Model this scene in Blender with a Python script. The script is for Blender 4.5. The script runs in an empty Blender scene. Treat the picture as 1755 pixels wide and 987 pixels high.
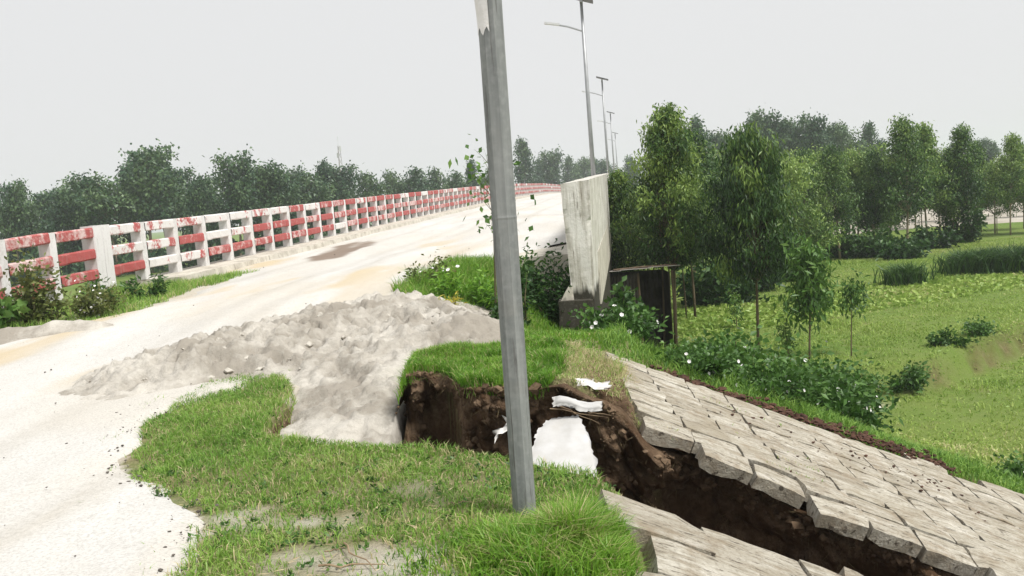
import bpy, math
import numpy as np
from mathutils import Matrix, Vector

# ------------------------------------------------------------------ camera, world, light
SC = bpy.context.scene
COL = SC.collection
EYE = np.array([0.0, 0.0, 1.6])
PITCH, ROLL = math.radians(5.83), math.radians(-4.7)
cam_data = bpy.data.cameras.new('camera')
cam_data.sensor_width = 36.0
cam_data.lens = 1500.0 / 1755.0 * 36.0
cam_data.clip_start = 0.05
cam_data.clip_end = 3000.0
cam = bpy.data.objects.new('camera', cam_data)
cam.matrix_world = (Matrix.Translation(Vector(EYE)) @ Matrix.Rotation(math.pi / 2 - PITCH, 4, 'X')
                    @ Matrix.Rotation(ROLL, 4, 'Z'))
COL.objects.link(cam)
SC.camera = cam

SUN_EL, SUN_AZ = math.radians(58), math.radians(125)      # azimuth clockwise from +Y
world = bpy.data.worlds.new('World')
SC.world = world
world.use_nodes = True
wn, wl = world.node_tree.nodes, world.node_tree.links
wn.clear()
w_out = wn.new('ShaderNodeOutputWorld')
w_bg = wn.new('ShaderNodeBackground')
w_sky = wn.new('ShaderNodeTexSky')
w_sky.sky_type = 'NISHITA'
w_sky.sun_disc = False
w_sky.sun_elevation = SUN_EL
w_sky.sun_rotation = SUN_AZ
w_sky.dust_density = 6.0
w_mix = wn.new('ShaderNodeMix')
w_mix.data_type = 'RGBA'
w_mix.inputs[0].default_value = 0.97                      # overcast: an even grey cloud deck over the sky
w_mix.inputs[7].default_value = (6.65, 6.67, 6.7, 1)
wl.new(w_sky.outputs[0], w_mix.inputs[6])
wl.new(w_mix.outputs[2], w_bg.inputs[0])
w_bg.inputs[1].default_value = 0.1
wl.new(w_bg.outputs[0], w_out.inputs[0])

sun_d = bpy.data.lights.new('sun', 'SUN')
sun_d.energy = 3.6
sun_d.angle = math.radians(16)
sun_d.color = (1.0, 0.97, 0.92)
sun = bpy.data.objects.new('sun', sun_d)
sd = Vector((math.sin(SUN_AZ) * math.cos(SUN_EL), math.cos(SUN_AZ) * math.cos(SUN_EL), math.sin(SUN_EL)))
sun.rotation_euler = sd.to_track_quat('Z', 'Y').to_euler()
sun.location = sd * 30
COL.objects.link(sun)

SC.view_settings.view_transform = 'Standard'
SC.view_settings.look = 'None'
SC.view_settings.exposure = 0.3
SC.view_settings.gamma = 1.0
SC.view_settings.use_curve_mapping = False
SC.cycles.max_bounces = 6
SC.cycles.diffuse_bounces = 3
SC.cycles.transmission_bounces = 4
SC.cycles.transparent_max_bounces = 6
SC.cycles.volume_bounces = 1

# ------------------------------------------------------------------ helpers
RNG = np.random.default_rng(11)


def smooth(x, a, b):
    t = np.clip((np.asarray(x, float) - a) / (b - a), 0, 1)
    return t * t * (3 - 2 * t)


def vnoise(x, y, seed=0):
    x = np.asarray(x, float); y = np.asarray(y, float)
    ix = np.floor(x).astype(np.int64); iy = np.floor(y).astype(np.int64)
    fx = x - ix; fy = y - iy
    fx = fx * fx * (3 - 2 * fx); fy = fy * fy * (3 - 2 * fy)

    def h(a, b):
        n = (a * 374761393 + b * 668265263 + seed * 974711) & 0xffffffff
        n = ((n ^ (n >> 13)) * 1274126177) & 0xffffffff
        return ((n ^ (n >> 16)) & 0xffff) / 65535.0
    return ((h(ix, iy) * (1 - fx) + h(ix + 1, iy) * fx) * (1 - fy)
            + (h(ix, iy + 1) * (1 - fx) + h(ix + 1, iy + 1) * fx) * fy)


def fbm(x, y, octv=4, seed=0):
    s, a, t = 0.0, 1.0, 0.0
    for k in range(octv):
        s = s + a * vnoise(np.asarray(x) * 2 ** k, np.asarray(y) * 2 ** k, seed + k * 17)
        t += a; a *= 0.5
    return s / t * 2 - 1


_p = PITCH; _r = ROLL
_Rx = np.array([[1, 0, 0], [0, math.cos(math.pi / 2 - _p), -math.sin(math.pi / 2 - _p)],
                [0, math.sin(math.pi / 2 - _p), math.cos(math.pi / 2 - _p)]])
_Rz = np.array([[math.cos(_r), -math.sin(_r), 0], [math.sin(_r), math.cos(_r), 0], [0, 0, 1]])
_M = _Rx @ _Rz


def at(px, py, z=None, Y=None):
    """World point seen at a photograph pixel, at a known height z or a known distance Y."""
    v = _M @ np.array([(px - 877.5) / 1500, -(py - 493.5) / 1500, -1.0])
    t = (z - 1.6) / v[2] if z is not None else Y / v[1]
    return EYE + v * t


def mesh_from(name, V, F, tint=None, smooth_sh=False):
    """V (n,3); F list of int arrays (m,k) of any polygon size."""
    me = bpy.data.meshes.new(name)
    V = np.asarray(V, np.float32)
    if not isinstance(F, (list, tuple)):
        F = [F]
    F = [np.asarray(f, np.int32) for f in F if len(f)]
    loops = np.concatenate([f.ravel() for f in F])
    tot = np.concatenate([np.full(len(f), f.shape[1], np.int32) for f in F])
    start = np.concatenate([[0], np.cumsum(tot)[:-1]]).astype(np.int32)
    me.vertices.add(len(V)); me.vertices.foreach_set('co', V.ravel())
    me.loops.add(len(loops)); me.loops.foreach_set('vertex_index', loops)
    me.polygons.add(len(tot)); me.polygons.foreach_set('loop_start', start)
    me.polygons.foreach_set('use_smooth', np.full(len(tot), smooth_sh))
    if tint is not None:
        for k, arr in (tint.items() if isinstance(tint, dict) else [('tint', tint)]):
            a = me.attributes.new(k, 'FLOAT', 'POINT')
            a.data.foreach_set('value', np.asarray(arr, np.float32))
    me.update(calc_edges=True)
    me.validate()
    return me


def obj(name, me, m=None, parent=None, loc=None):
    o = bpy.data.objects.new(name, me)
    COL.objects.link(o)
    if m is not None and me is not None and not me.materials:
        me.materials.append(m)
    if parent is not None:
        o.parent = parent
    if loc is not None:
        o.location = [float(c) for c in loc]
    return o


def tag(o, label, cat, group=None, kind=None):
    o['label'] = label
    o['category'] = cat
    if group: o['group'] = group
    if kind: o['kind'] = kind
    return o


def struct(o):
    o['kind'] = 'structure'
    return o


def stuff(o, label, cat):
    o['kind'] = 'stuff'; o['label'] = label; o['category'] = cat
    return o


def empty(name, loc=(0, 0, 0), rz=0.0):
    o = bpy.data.objects.new(name, None)
    o.empty_display_size = 0.2
    o.location = [float(c) for c in loc]
    o.rotation_euler = (0, 0, rz)
    COL.objects.link(o)
    return o


def copy_tree(root, kids, loc, rz=0.0, sc=1.0):
    c = root.copy(); COL.objects.link(c)
    c.location = [float(q) for q in loc]; c.rotation_euler = (0, 0, rz)
    c.scale = (sc, sc, sc) if np.isscalar(sc) else sc
    for k in kids:
        d = k.copy(); COL.objects.link(d); d.parent = c
    return c


class MB:
    def __init__(s):
        s.V = []; s.Q = []; s.T = []; s.n = 0; s.tint = []

    def add(s, V, Q=None, T=None, tint=0.5):
        V = np.asarray(V, float).reshape(-1, 3)
        if Q is not None and len(Q): s.Q.append(np.asarray(Q, int) + s.n)
        if T is not None and len(T): s.T.append(np.asarray(T, int) + s.n)
        s.V.append(V); s.n += len(V)
        s.tint.append(np.broadcast_to(np.asarray(tint, float), (len(V),)))
        return s

    def box(s, c, h, R=None, jit=0.0, tint=0.5):
        sg = np.array([[-1, -1, -1], [1, -1, -1], [1, 1, -1], [-1, 1, -1], [-1, -1, 1], [1, -1, 1], [1, 1, 1], [-1, 1, 1]], float)
        v = sg * np.asarray(h)
        if jit: v = v + RNG.normal(0, jit, v.shape)
        if R is not None: v = v @ np.asarray(R).T
        return s.add(v + np.asarray(c), [[0, 3, 2, 1], [4, 5, 6, 7], [0, 1, 5, 4], [1, 2, 6, 5], [2, 3, 7, 6], [3, 0, 4, 7]], tint=tint)

    def tube(s, pts, rad, n=6, cap=True, tint=0.5):
        pts = np.asarray(pts, float); rad = np.broadcast_to(np.asarray(rad, float), (len(pts),))
        d = np.gradient(pts, axis=0); d /= np.linalg.norm(d, axis=1)[:, None] + 1e-9
        ref = np.array([0.3, 0.9, 0.1]) if abs(d[0][2]) > 0.7 else np.array([0, 0, 1.0])
        a = np.cross(d, ref); a /= np.linalg.norm(a, axis=1)[:, None] + 1e-9
        b = np.cross(d, a)
        ang = np.arange(n) / n * 2 * math.pi
        ring = (np.cos(ang)[None, :, None] * a[:, None] + np.sin(ang)[None, :, None] * b[:, None]) * rad[:, None, None] + pts[:, None]
        k = len(pts); i = np.arange(k - 1)[:, None] * n; j = np.arange(n)[None, :]; j2 = (j + 1) % n
        Q = np.stack([i + j, i + j2, i + n + j2, i + n + j], -1).reshape(-1, 4)
        V = ring.reshape(-1, 3); T = []
        if cap:
            V = np.vstack([V, pts[:1], pts[-1:]])
            T = [[k * n, (q + 1) % n, q] for q in range(n)] + [[k * n + 1, (k - 1) * n + q, (k - 1) * n + (q + 1) % n] for q in range(n)]
        return s.add(V, Q, T, tint)

    def mesh(s, name, smooth_sh=False):
        F = []
        if s.Q: F.append(np.vstack(s.Q))
        if s.T: F.append(np.vstack(s.T))
        return mesh_from(name, np.vstack(s.V), F, np.concatenate(s.tint), smooth_sh)

    def build(s, name, m, parent=None, loc=None, smooth_sh=False):
        return obj(name, s.mesh(name, smooth_sh), m, parent, loc)


def unit(v):
    return v / (np.linalg.norm(v, axis=-1, keepdims=True) + 1e-9)


def leaf_arrays(pts, dirs, L, W, rng, tint=None, curl=0.0):
    """diamond leaves: base, side, tip, side"""
    n = len(pts)
    dirs = unit(dirs)
    side = unit(np.cross(dirs, rng.normal(size=(n, 3)))) * (np.asarray(W) * 0.5).reshape(-1, 1)
    Lc = np.asarray(L).reshape(-1, 1)
    tip = pts + dirs * Lc
    if curl: tip = tip + np.array([0, 0, -1.0]) * Lc * curl
    mid = pts + dirs * Lc * 0.45
    V = np.stack([pts, mid + side, tip, mid - side], 1).reshape(-1, 3)
    Q = np.arange(4 * n).reshape(n, 4)
    if tint is None: tint = rng.random(n)
    return V, Q, np.repeat(tint, 4)


def blades(pts, h, w, lean, rng, tint):
    """grass blades, bent, two segments"""
    n = len(pts)
    a = rng.random(n) * 2 * math.pi
    d = np.stack([np.cos(a), np.sin(a), np.zeros(n)], 1)
    b = rng.random(n) * 2 * math.pi
    sd_ = np.stack([np.cos(b), np.sin(b), np.zeros(n)], 1) * (np.asarray(w) * 0.5).reshape(-1, 1)
    h = np.asarray(h).reshape(-1, 1); lean = np.asarray(lean).reshape(-1, 1)
    up = np.array([0, 0, 1.0])
    m = pts + up * h * 0.55 + d * h * lean * 0.3
    t = pts + up * h * (1 - 0.35 * lean) + d * h * lean
    V = np.stack([pts - sd_, pts + sd_, m + sd_ * 0.8, m - sd_ * 0.8, t], 1).reshape(-1, 3)
    i = np.arange(n)[:, None] * 5
    return V, i + np.array([[0, 1, 2, 3]]), i + np.array([[3, 2, 4]]), np.repeat(tint, 5)


# ------------------------------------------------------------------ materials
def new_mat(name):
    m = bpy.data.materials.new(name); m.use_nodes = True
    nt = m.node_tree; nt.nodes.clear()
    out = nt.nodes.new('ShaderNodeOutputMaterial')
    return m, nt, out


class NT:
    def __init__(s, nt): s.nt = nt; s.L = nt.links

    def n(s, t, **kw):
        k = s.nt.nodes.new(t)
        for a, b in kw.items(): setattr(k, a, b)
        return k

    def link(s, a, b): s.L.new(a, b)

    def coord(s, kind='Object'):
        return s.n('ShaderNodeTexCoord').outputs[kind]

    def pos(s): return s.n('ShaderNodeNewGeometry').outputs['Position']

    def mapping(s, src, scale=(1, 1, 1), rot=(0, 0, 0)):
        m = s.n('ShaderNodeMapping'); m.inputs['Scale'].default_value = scale; m.inputs['Rotation'].default_value = rot
        s.link(src, m.inputs[0]); return m.outputs[0]

    def noise(s, src, scale, detail=4, rough=0.55, dist=0.0):
        k = s.n('ShaderNodeTexNoise'); k.inputs['Scale'].default_value = scale; k.inputs['Detail'].default_value = detail
        k.inputs['Roughness'].default_value = rough; k.inputs['Distortion'].default_value = dist
        s.link(src, k.inputs['Vector']); return k.outputs['Fac']

    def voro(s, src, scale, feature='F1'):
        k = s.n('ShaderNodeTexVoronoi'); k.feature = feature; k.inputs['Scale'].default_value = scale
        s.link(src, k.inputs['Vector']); return k.outputs['Distance']

    def ramp(s, src, stops, interp='LINEAR'):
        k = s.n('ShaderNodeValToRGB'); cr = k.color_ramp; cr.interpolation = interp
        while len(cr.elements) < len(stops): cr.elements.new(0.5)
        for e, (p, c) in zip(cr.elements, stops):
            e.position = p; e.color = (c, c, c, 1) if np.isscalar(c) else (*c, 1)
        s.link(src, k.inputs[0]); return k.outputs[0]

    def mix(s, fac, a, b, mode='MIX'):
        k = s.n('ShaderNodeMix', data_type='RGBA', blend_type=mode)
        for i, v in ((0, fac), (6, a), (7, b)):
            if hasattr(v, 'is_linked') or hasattr(v, 'node'): s.link(v, k.inputs[i])
            elif i == 0: k.inputs[0].default_value = v
            else: k.inputs[i].default_value = (*v, 1)
        return k.outputs[2]

    def math(s, op, a, b=0.0):
        k = s.n('ShaderNodeMath', operation=op)
        for i, v in ((0, a), (1, b)):
            if hasattr(v, 'node'): s.link(v, k.inputs[i])
            else: k.inputs[i].default_value = v
        return k.outputs[0]

    def attr(s, name):
        k = s.n('ShaderNodeAttribute'); k.attribute_name = name; return k.outputs['Fac']

    def objrand(s): return s.n('ShaderNodeObjectInfo').outputs['Random']

    def bsdf(s, out, color, rough=0.9, bump=None, bstr=0.4, bdist=0.02, metal=0.0, spec=0.2, translucent=0.0):
        b = s.n('ShaderNodeBsdfPrincipled')
        b.inputs['Specular IOR Level'].default_value = spec
        b.inputs['Metallic'].default_value = metal
        if hasattr(rough, 'node'): s.link(rough, b.inputs['Roughness'])
        else: b.inputs['Roughness'].default_value = rough
        if hasattr(color, 'node'): s.link(color, b.inputs['Base Color'])
        else: b.inputs['Base Color'].default_value = (*color, 1)
        if bump is not None:
            k = s.n('ShaderNodeBump'); k.inputs['Strength'].default_value = bstr; k.inputs['Distance'].default_value = bdist
            s.link(bump, k.inputs['Height']); s.link(k.outputs[0], b.inputs['Normal'])
        sh = b.outputs[0]
        if translucent:
            t = s.n('ShaderNodeBsdfTranslucent')
            if hasattr(color, 'node'): s.link(color, t.inputs[0])
            else: t.inputs[0].default_value = (*color, 1)
            mx = s.n('ShaderNodeMixShader'); mx.inputs[0].default_value = translucent
            s.link(sh, mx.inputs[1]); s.link(t.outputs[0], mx.inputs[2]); sh = mx.outputs[0]
        s.link(sh, out.inputs['Surface'])


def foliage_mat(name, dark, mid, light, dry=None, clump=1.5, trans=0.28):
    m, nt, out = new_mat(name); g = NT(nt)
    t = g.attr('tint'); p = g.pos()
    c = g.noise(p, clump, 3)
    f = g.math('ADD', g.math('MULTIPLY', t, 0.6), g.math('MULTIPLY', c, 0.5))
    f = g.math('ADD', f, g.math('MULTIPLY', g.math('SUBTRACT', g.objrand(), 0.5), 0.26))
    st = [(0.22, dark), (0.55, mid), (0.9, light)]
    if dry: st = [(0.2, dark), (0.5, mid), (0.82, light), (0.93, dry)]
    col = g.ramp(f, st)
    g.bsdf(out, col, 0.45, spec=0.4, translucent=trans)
    return m


MAT = {}
MAT['grass'] = foliage_mat('grass_blades', (0.08, 0.18, 0.025), (0.18, 0.34, 0.05), (0.32, 0.47, 0.10), (0.55, 0.47, 0.27), 1.6, 0.3)
MAT['tuft'] = foliage_mat('tall_grass', (0.055, 0.14, 0.014), (0.12, 0.28, 0.022), (0.24, 0.42, 0.05), (0.46, 0.42, 0.20), 3.0, 0.35)
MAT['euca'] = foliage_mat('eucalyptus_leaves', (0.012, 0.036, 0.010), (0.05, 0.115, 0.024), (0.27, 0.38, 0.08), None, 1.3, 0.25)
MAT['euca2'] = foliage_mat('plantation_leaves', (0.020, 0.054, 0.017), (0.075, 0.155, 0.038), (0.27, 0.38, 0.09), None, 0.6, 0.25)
MAT['far'] = foliage_mat('far_leaves', (0.015, 0.045, 0.024), (0.048, 0.105, 0.048), (0.13, 0.20, 0.08), None, 0.25, 0.2)  # slightly bluish green: some distance haze is put into the leaf colour
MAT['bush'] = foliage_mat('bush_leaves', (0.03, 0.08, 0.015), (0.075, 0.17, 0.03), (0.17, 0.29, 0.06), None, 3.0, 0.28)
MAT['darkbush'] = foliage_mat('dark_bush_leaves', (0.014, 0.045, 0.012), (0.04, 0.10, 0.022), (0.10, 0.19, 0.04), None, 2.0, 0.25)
MAT['bramble'] = foliage_mat('bramble_leaves', (0.05, 0.07, 0.02), (0.10, 0.13, 0.03), (0.19, 0.20, 0.06), (0.24, 0.12, 0.05), 4.0, 0.25)
MAT['yellow'] = foliage_mat('yellow_leaves', (0.30, 0.27, 0.03), (0.45, 0.40, 0.05), (0.55, 0.5, 0.10), None, 4.0, 0.3)
MAT['field'] = foliage_mat('field_plants', (0.15, 0.27, 0.045), (0.26, 0.39, 0.07), (0.40, 0.50, 0.13), (0.58, 0.55, 0.28), 0.5, 0.3)


def simple(name, ca, cb, scale=8, rough=0.9, bstr=0.3, bdist=0.01, metal=0.0, spec=0.2, coord='Object', stretch=(1, 1, 1)):
    m, nt, out = new_mat(name); g = NT(nt)
    v = g.mapping(g.coord(coord), stretch)
    f = g.noise(v, scale, 5)
    col = g.ramp(f, [(0.3, ca), (0.7, cb)])
    g.bsdf(out, col, rough, g.noise(v, scale * 4, 4), bstr, bdist, metal, spec)
    MAT[name] = m
    return m


simple('flat', (0.30, 0.27, 0.22), (0.50, 0.46, 0.40), .25, coord='Object')
simple('bark', (0.10, 0.075, 0.05), (0.22, 0.17, 0.12), 6, stretch=(1, 1, 0.3))
simple('pale_bark', (0.20, 0.16, 0.11), (0.36, 0.30, 0.22), 5, stretch=(1, 1, 0.3))
simple('stem', (0.06, 0.07, 0.03), (0.13, 0.11, 0.06), 10)
simple('petal', (0.72, 0.70, 0.68), (0.82, 0.80, 0.80), 20)
simple('sack', (0.42, 0.41, 0.39), (0.50, 0.50, 0.50), 7, 0.7, 0.35, 0.004)
simple('tatter', (0.5, 0.48, 0.45), (0.8, 0.79, 0.77), 14, 0.8, 0.3, 0.004)
simple('lamp_steel', (0.30, 0.31, 0.32), (0.42, 0.43, 0.44), 3, 0.5, 0.1, 0.002, 0.5, 0.4)
simple('panel_back', (0.05, 0.055, 0.06), (0.09, 0.09, 0.10), 6, 0.4)
simple('lamp_white', (0.55, 0.56, 0.57), (0.68, 0.68, 0.68), 6, 0.5)
simple('tin', (0.035, 0.03, 0.027), (0.085, 0.075, 0.068), 3, 0.7, 0.2, 0.004)
simple('roof_tin', (0.20, 0.17, 0.15), (0.46, 0.43, 0.40), 2.5, 0.65, 0.2, 0.004)
simple('timber', (0.08, 0.06, 0.04), (0.18, 0.13, 0.09), 6, stretch=(1, 1, 0.3))
simple('twig', (0.16, 0.11, 0.07), (0.36, 0.27, 0.17), 9)
simple('litter', (0.03, 0.016, 0.011), (0.12, 0.062, 0.042), 5)
simple('crumb', (0.04, 0.035, 0.03), (0.16, 0.14, 0.12), 5)
simple('clod', (0.33, 0.305, 0.265), (0.56, 0.53, 0.47), 12)
simple('dead_grass', (0.13, 0.10, 0.055), (0.30, 0.24, 0.13), 9)
simple('straw', (0.34, 0.26, 0.15), (0.60, 0.51, 0.33), 9)
simple('mast_steel', (0.30, 0.30, 0.31), (0.45, 0.40, 0.40), 1)

# ground: weights come from what the ground is made of at each place
m, nt, out = new_mat('ground'); g = NT(nt); MAT['ground'] = m
P_ = g.pos()
n1 = g.noise(P_, 0.16, 5, 0.6); n2 = g.noise(P_, 2.6, 6, 0.6); n3 = g.noise(P_, 22, 5, 0.6)
fieldc = g.mix(g.ramp(n1, [(0.35, 0.0), (0.65, 1.0)]), (0.10, 0.17, 0.032), (0.19, 0.235, 0.062))
fieldc = g.mix(g.ramp(n2, [(0.42, 0.0), (0.72, 0.75)]), fieldc, (0.20, 0.22, 0.085))
fieldc = g.mix(g.ramp(g.noise(P_, 0.7, 5, 0.65), [(0.58, 0.0), (0.72, 0.55)]), fieldc, (0.27, 0.21, 0.12))
fieldc = g.mix(g.math('MULTIPLY', n3, 0.55), fieldc, (0.10, 0.19, 0.03))
turf = g.mix(g.ramp(n2, [(0.35, 0.0), (0.65, 1.0)]), (0.22, 0.19, 0.10), (0.17, 0.22, 0.07))
turf = g.mix(g.ramp(n3, [(0.4, 0.0), (0.75, 0.6)]), turf, (0.34, 0.28, 0.18))
soil = g.mix(g.ramp(g.noise(P_, 9, 6, 0.65), [(0.3, 0.0), (0.7, 1.0)]), (0.07, 0.043, 0.027), (0.24, 0.165, 0.105))
soil = g.mix(g.ramp(g.noise(P_, 38, 5, 0.7), [(0.45, 0.0), (0.72, 0.7)]), soil, (0.035, 0.021, 0.013))
soil = g.mix(g.ramp(g.noise(P_, 5.5, 5, .65), [(0.52, 0.0), (0.68, 0.6)]), soil, (0.28, 0.205, 0.135))
soil = g.mix(g.ramp(g.noise(P_, 2.2, 4), [(0.42, 0.0), (0.62, 0.8)]), soil, (0.085, 0.048, 0.026))
sandc = g.mix(g.ramp(n2, [(0.3, 0.0), (0.7, 1.0)]), (0.50, 0.44, 0.35), (0.58, 0.55, 0.49))
c = g.mix(g.attr('turf'), fieldc, turf)
c = g.mix(g.attr('sandy'), c, sandc)
c = g.mix(g.attr('soil'), c, soil)
hb = g.math('ADD', g.noise(P_, 14, 8, 0.7), g.math('MULTIPLY', g.noise(P_, 60, 3), 0.35))
g.bsdf(out, c, 0.95, hb, 0.9, 0.05, spec=0.1)

# road: bleached concrete and sand dust
m, nt, out = new_mat('road_dust'); g = NT(nt); MAT['road'] = m
P_ = g.pos()
va = g.mapping(P_, (1, 0.28, 1), (0, 0, math.radians(8)))
c = g.mix(g.ramp(g.noise(va, 0.9, 5), [(0.4, 0.0), (0.65, 1.0)]), (0.62, 0.61, 0.585), (0.54, 0.525, 0.495))
c = g.mix(g.ramp(g.noise(va, 0.55, 4, 0.6), [(0.53, 0.0), (0.68, 0.5)]), c, (0.58, 0.515, 0.41))
c = g.mix(g.attr('drift'), c, (0.56, 0.53, 0.475))
c = g.mix(g.ramp(g.noise(P_, 7, 6, 0.7), [(0.5, 0.0), (0.78, 0.5)]), c, (0.44, 0.42, 0.38))
c = g.mix(g.ramp(g.noise(P_, 55, 3, 0.7), [(0.45, 0.0), (0.72, 0.7)]), c, (0.36, 0.345, 0.32))
c = g.mix(g.math('MULTIPLY', g.math('MULTIPLY', g.attr('track'), g.noise(P_, 9, 5, 0.7)), 0.75), c, (0.36, 0.33, 0.28))
c = g.mix(g.attr('tan'), c, (0.50, 0.41, 0.27))
c = g.mix(g.attr('rut'), c, (0.17, 0.12, 0.085))
g.bsdf(out, c, 0.95, g.math('ADD', g.noise(P_, 40, 6, 0.7), g.noise(P_, 5, 4)), 0.6, 0.02, spec=0.1)

m, nt, out = new_mat('sand'); g = NT(nt); MAT['sand'] = m
P_ = g.pos()
c = g.mix(g.ramp(g.noise(P_, 1.7, 6, 0.65), [(0.42, 0.0), (0.6, 1.0)]), (0.34, 0.31, 0.265), (0.56, 0.53, 0.475))
c = g.mix(g.ramp(g.noise(P_, 11, 6, 0.7), [(0.50, 0.0), (0.75, 0.6)]), c, (0.27, 0.245, 0.205))
c = g.mix(g.ramp(g.noise(P_, 90, 3, 0.7), [(0.5, 0.0), (0.8, 0.35)]), c, (0.30, 0.28, 0.25))
g.bsdf(out, c, 0.95, g.math('ADD', g.noise(P_, 24, 8, 0.72), g.math('MULTIPLY', g.noise(P_, 120, 2), 0.3)), 0.8, 0.03, spec=0.1)

# weathered slope concrete, streaked down the slope
m, nt, out = new_mat('slope_concrete'); g = NT(nt); MAT['block'] = m
P_ = g.pos()
_o = g.n('ShaderNodeCombineXYZ'); g.link(g.math('MULTIPLY', g.objrand(), 53.0), _o.inputs[1]); g.link(g.math('MULTIPLY', g.objrand(), 17.0), _o.inputs[0])
_a = g.n('ShaderNodeVectorMath', operation='ADD'); g.link(g.coord('Object'), _a.inputs[0]); g.link(_o.outputs[0], _a.inputs[1])
v = g.mapping(_a.outputs[0], (1.0, 4.6, 1.0), (0, 0, math.radians(3)))
c = g.ramp(g.noise(v, 3.2, 7, 0.68), [(0.28, (0.11, 0.09, 0.065)), (0.42, (0.36, 0.325, 0.26)), (0.55, (0.50, 0.47, 0.40)), (0.72, (0.68, 0.65, 0.59))])
c = g.mix(g.ramp(g.objrand(), [(0.0, 0.0), (0.55, 0.1), (1.0, 0.55)]), c, (0.26, 0.225, 0.17))
c = g.mix(g.ramp(g.noise(P_, 5, 5, 0.7), [(0.50, 0.0), (0.72, 0.8)]), c, (0.25, 0.19, 0.125))
c = g.mix(g.ramp(g.noise(v, 9, 4, 0.7), [(0.57, 0.0), (0.64, 0.9)]), c, (0.07, 0.055, 0.042))
c = g.mix(g.ramp(g.noise(P_, 45, 4, 0.7), [(0.48, 0.0), (0.72, 0.65)]), c, (0.20, 0.17, 0.13))
c = g.mix(g.ramp(g.noise(P_, 1.6, 6, 0.7), [(0.5, 0.0), (0.66, 0.55)]), c, (0.30, 0.26, 0.19))
g.bsdf(out, c, 0.9, g.math('ADD', g.noise(v, 6, 8, 0.72), g.math('MULTIPLY', g.noise(P_, 70, 4), 0.4)), 0.9, 0.025, spec=0.15)


def painted(name, base, worn, lo, hi, streak=True):
    m, nt, out = new_mat(name); g = NT(nt)
    P_ = g.pos()
    r = g.objrand()
    cx = g.n('ShaderNodeVectorMath', operation='SCALE'); g.link(P_, cx.inputs[0]); cx.inputs[3].default_value = 1.0
    off = g.n('ShaderNodeCombineXYZ'); g.link(g.math('MULTIPLY', r, 37.0), off.inputs[0])
    ad = g.n('ShaderNodeVectorMath', operation='ADD'); g.link(cx.outputs[0], ad.inputs[0]); g.link(off.outputs[0], ad.inputs[1])
    v = ad.outputs[0]
    f = g.math('ADD', g.noise(v, 10, 8, 0.7), g.math('MULTIPLY', g.math('SUBTRACT', r, 0.5), 0.25))
    f = g.math('ADD', f, g.math('MULTIPLY', g.math('SUBTRACT', g.attr('tint'), 0.5), 0.4))
    c = g.mix(g.ramp(f, [(lo, 0.0), (hi, 1.0)]), base, worn)
    c = g.mix(g.ramp(g.noise(v, 22, 5, 0.7), [(0.55, 0.0), (0.75, 0.5)]), c, (0.33, 0.30, 0.27))
    if streak:
        w = g.mapping(v, (5, 5, 0.5))
        c = g.mix(g.ramp(g.noise(w, 3.5, 4, 0.6), [(0.55, 0.0), (0.75, 0.45)]), c, (0.38, 0.36, 0.33))
    g.bsdf(out, c, 0.75, g.noise(v, 30, 5), 0.35, 0.006, spec=0.25)
    MAT[name] = m


painted('red_paint', (0.37, 0.085, 0.08), (0.60, 0.46, 0.44), 0.54, 0.72)
painted('white_red_paint', (0.66, 0.64, 0.62), (0.40, 0.10, 0.095), 0.57, 0.68)
painted('white_paint', (0.66, 0.65, 0.64), (0.50, 0.48, 0.455), 0.5, 0.8)

m, nt, out = new_mat('kerb_concrete'); g = NT(nt); MAT['kerb'] = m
P_ = g.pos()
c = g.ramp(g.noise(P_, 3, 6, 0.65), [(0.3, (0.34, 0.31, 0.26)), (0.6, (0.56, 0.53, 0.46))])
c = g.mix(g.ramp(g.noise(g.mapping(P_, (2, 2, 0.4)), 6, 5), [(0.58, 0.0), (0.75, 0.7)]), c, (0.18, 0.15, 0.12))
g.bsdf(out, c, 0.9, g.noise(P_, 30, 5), 0.5, 0.01)

# the wing wall: whitewash, vertical drips, mossy foot
m, nt, out = new_mat('wing_wall_concrete'); g = NT(nt); MAT['wall'] = m
P_ = g.pos()
w = g.mapping(P_, (5, 2.2, 0.35))
c = g.ramp(g.noise(P_, 2.5, 6, 0.65), [(0.3, (0.50, 0.48, 0.43)), (0.6, (0.68, 0.665, 0.62))])
c = g.mix(g.ramp(g.noise(w, 2.2, 6, 0.65), [(0.46, 0.0), (0.64, 0.8)]), c, (0.30, 0.275, 0.22))
c = g.mix(g.ramp(g.noise(w, 5.0, 4, 0.6), [(0.60, 0.0), (0.68, 0.8)]), c, (0.12, 0.10, 0.075))
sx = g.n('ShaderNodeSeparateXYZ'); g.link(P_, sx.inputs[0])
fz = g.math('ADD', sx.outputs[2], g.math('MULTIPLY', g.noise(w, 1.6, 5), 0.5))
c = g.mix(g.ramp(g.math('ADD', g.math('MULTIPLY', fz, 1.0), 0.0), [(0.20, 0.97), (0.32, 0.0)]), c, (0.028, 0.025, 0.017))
c = g.mix(g.ramp(g.noise(P_, 28, 5, 0.7), [(0.55, 0.0), (0.78, 0.5)]), c, (0.27, 0.25, 0.20))
g.bsdf(out, c, 0.9, g.noise(P_, 20, 7, 0.7), 0.6, 0.015)

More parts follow.
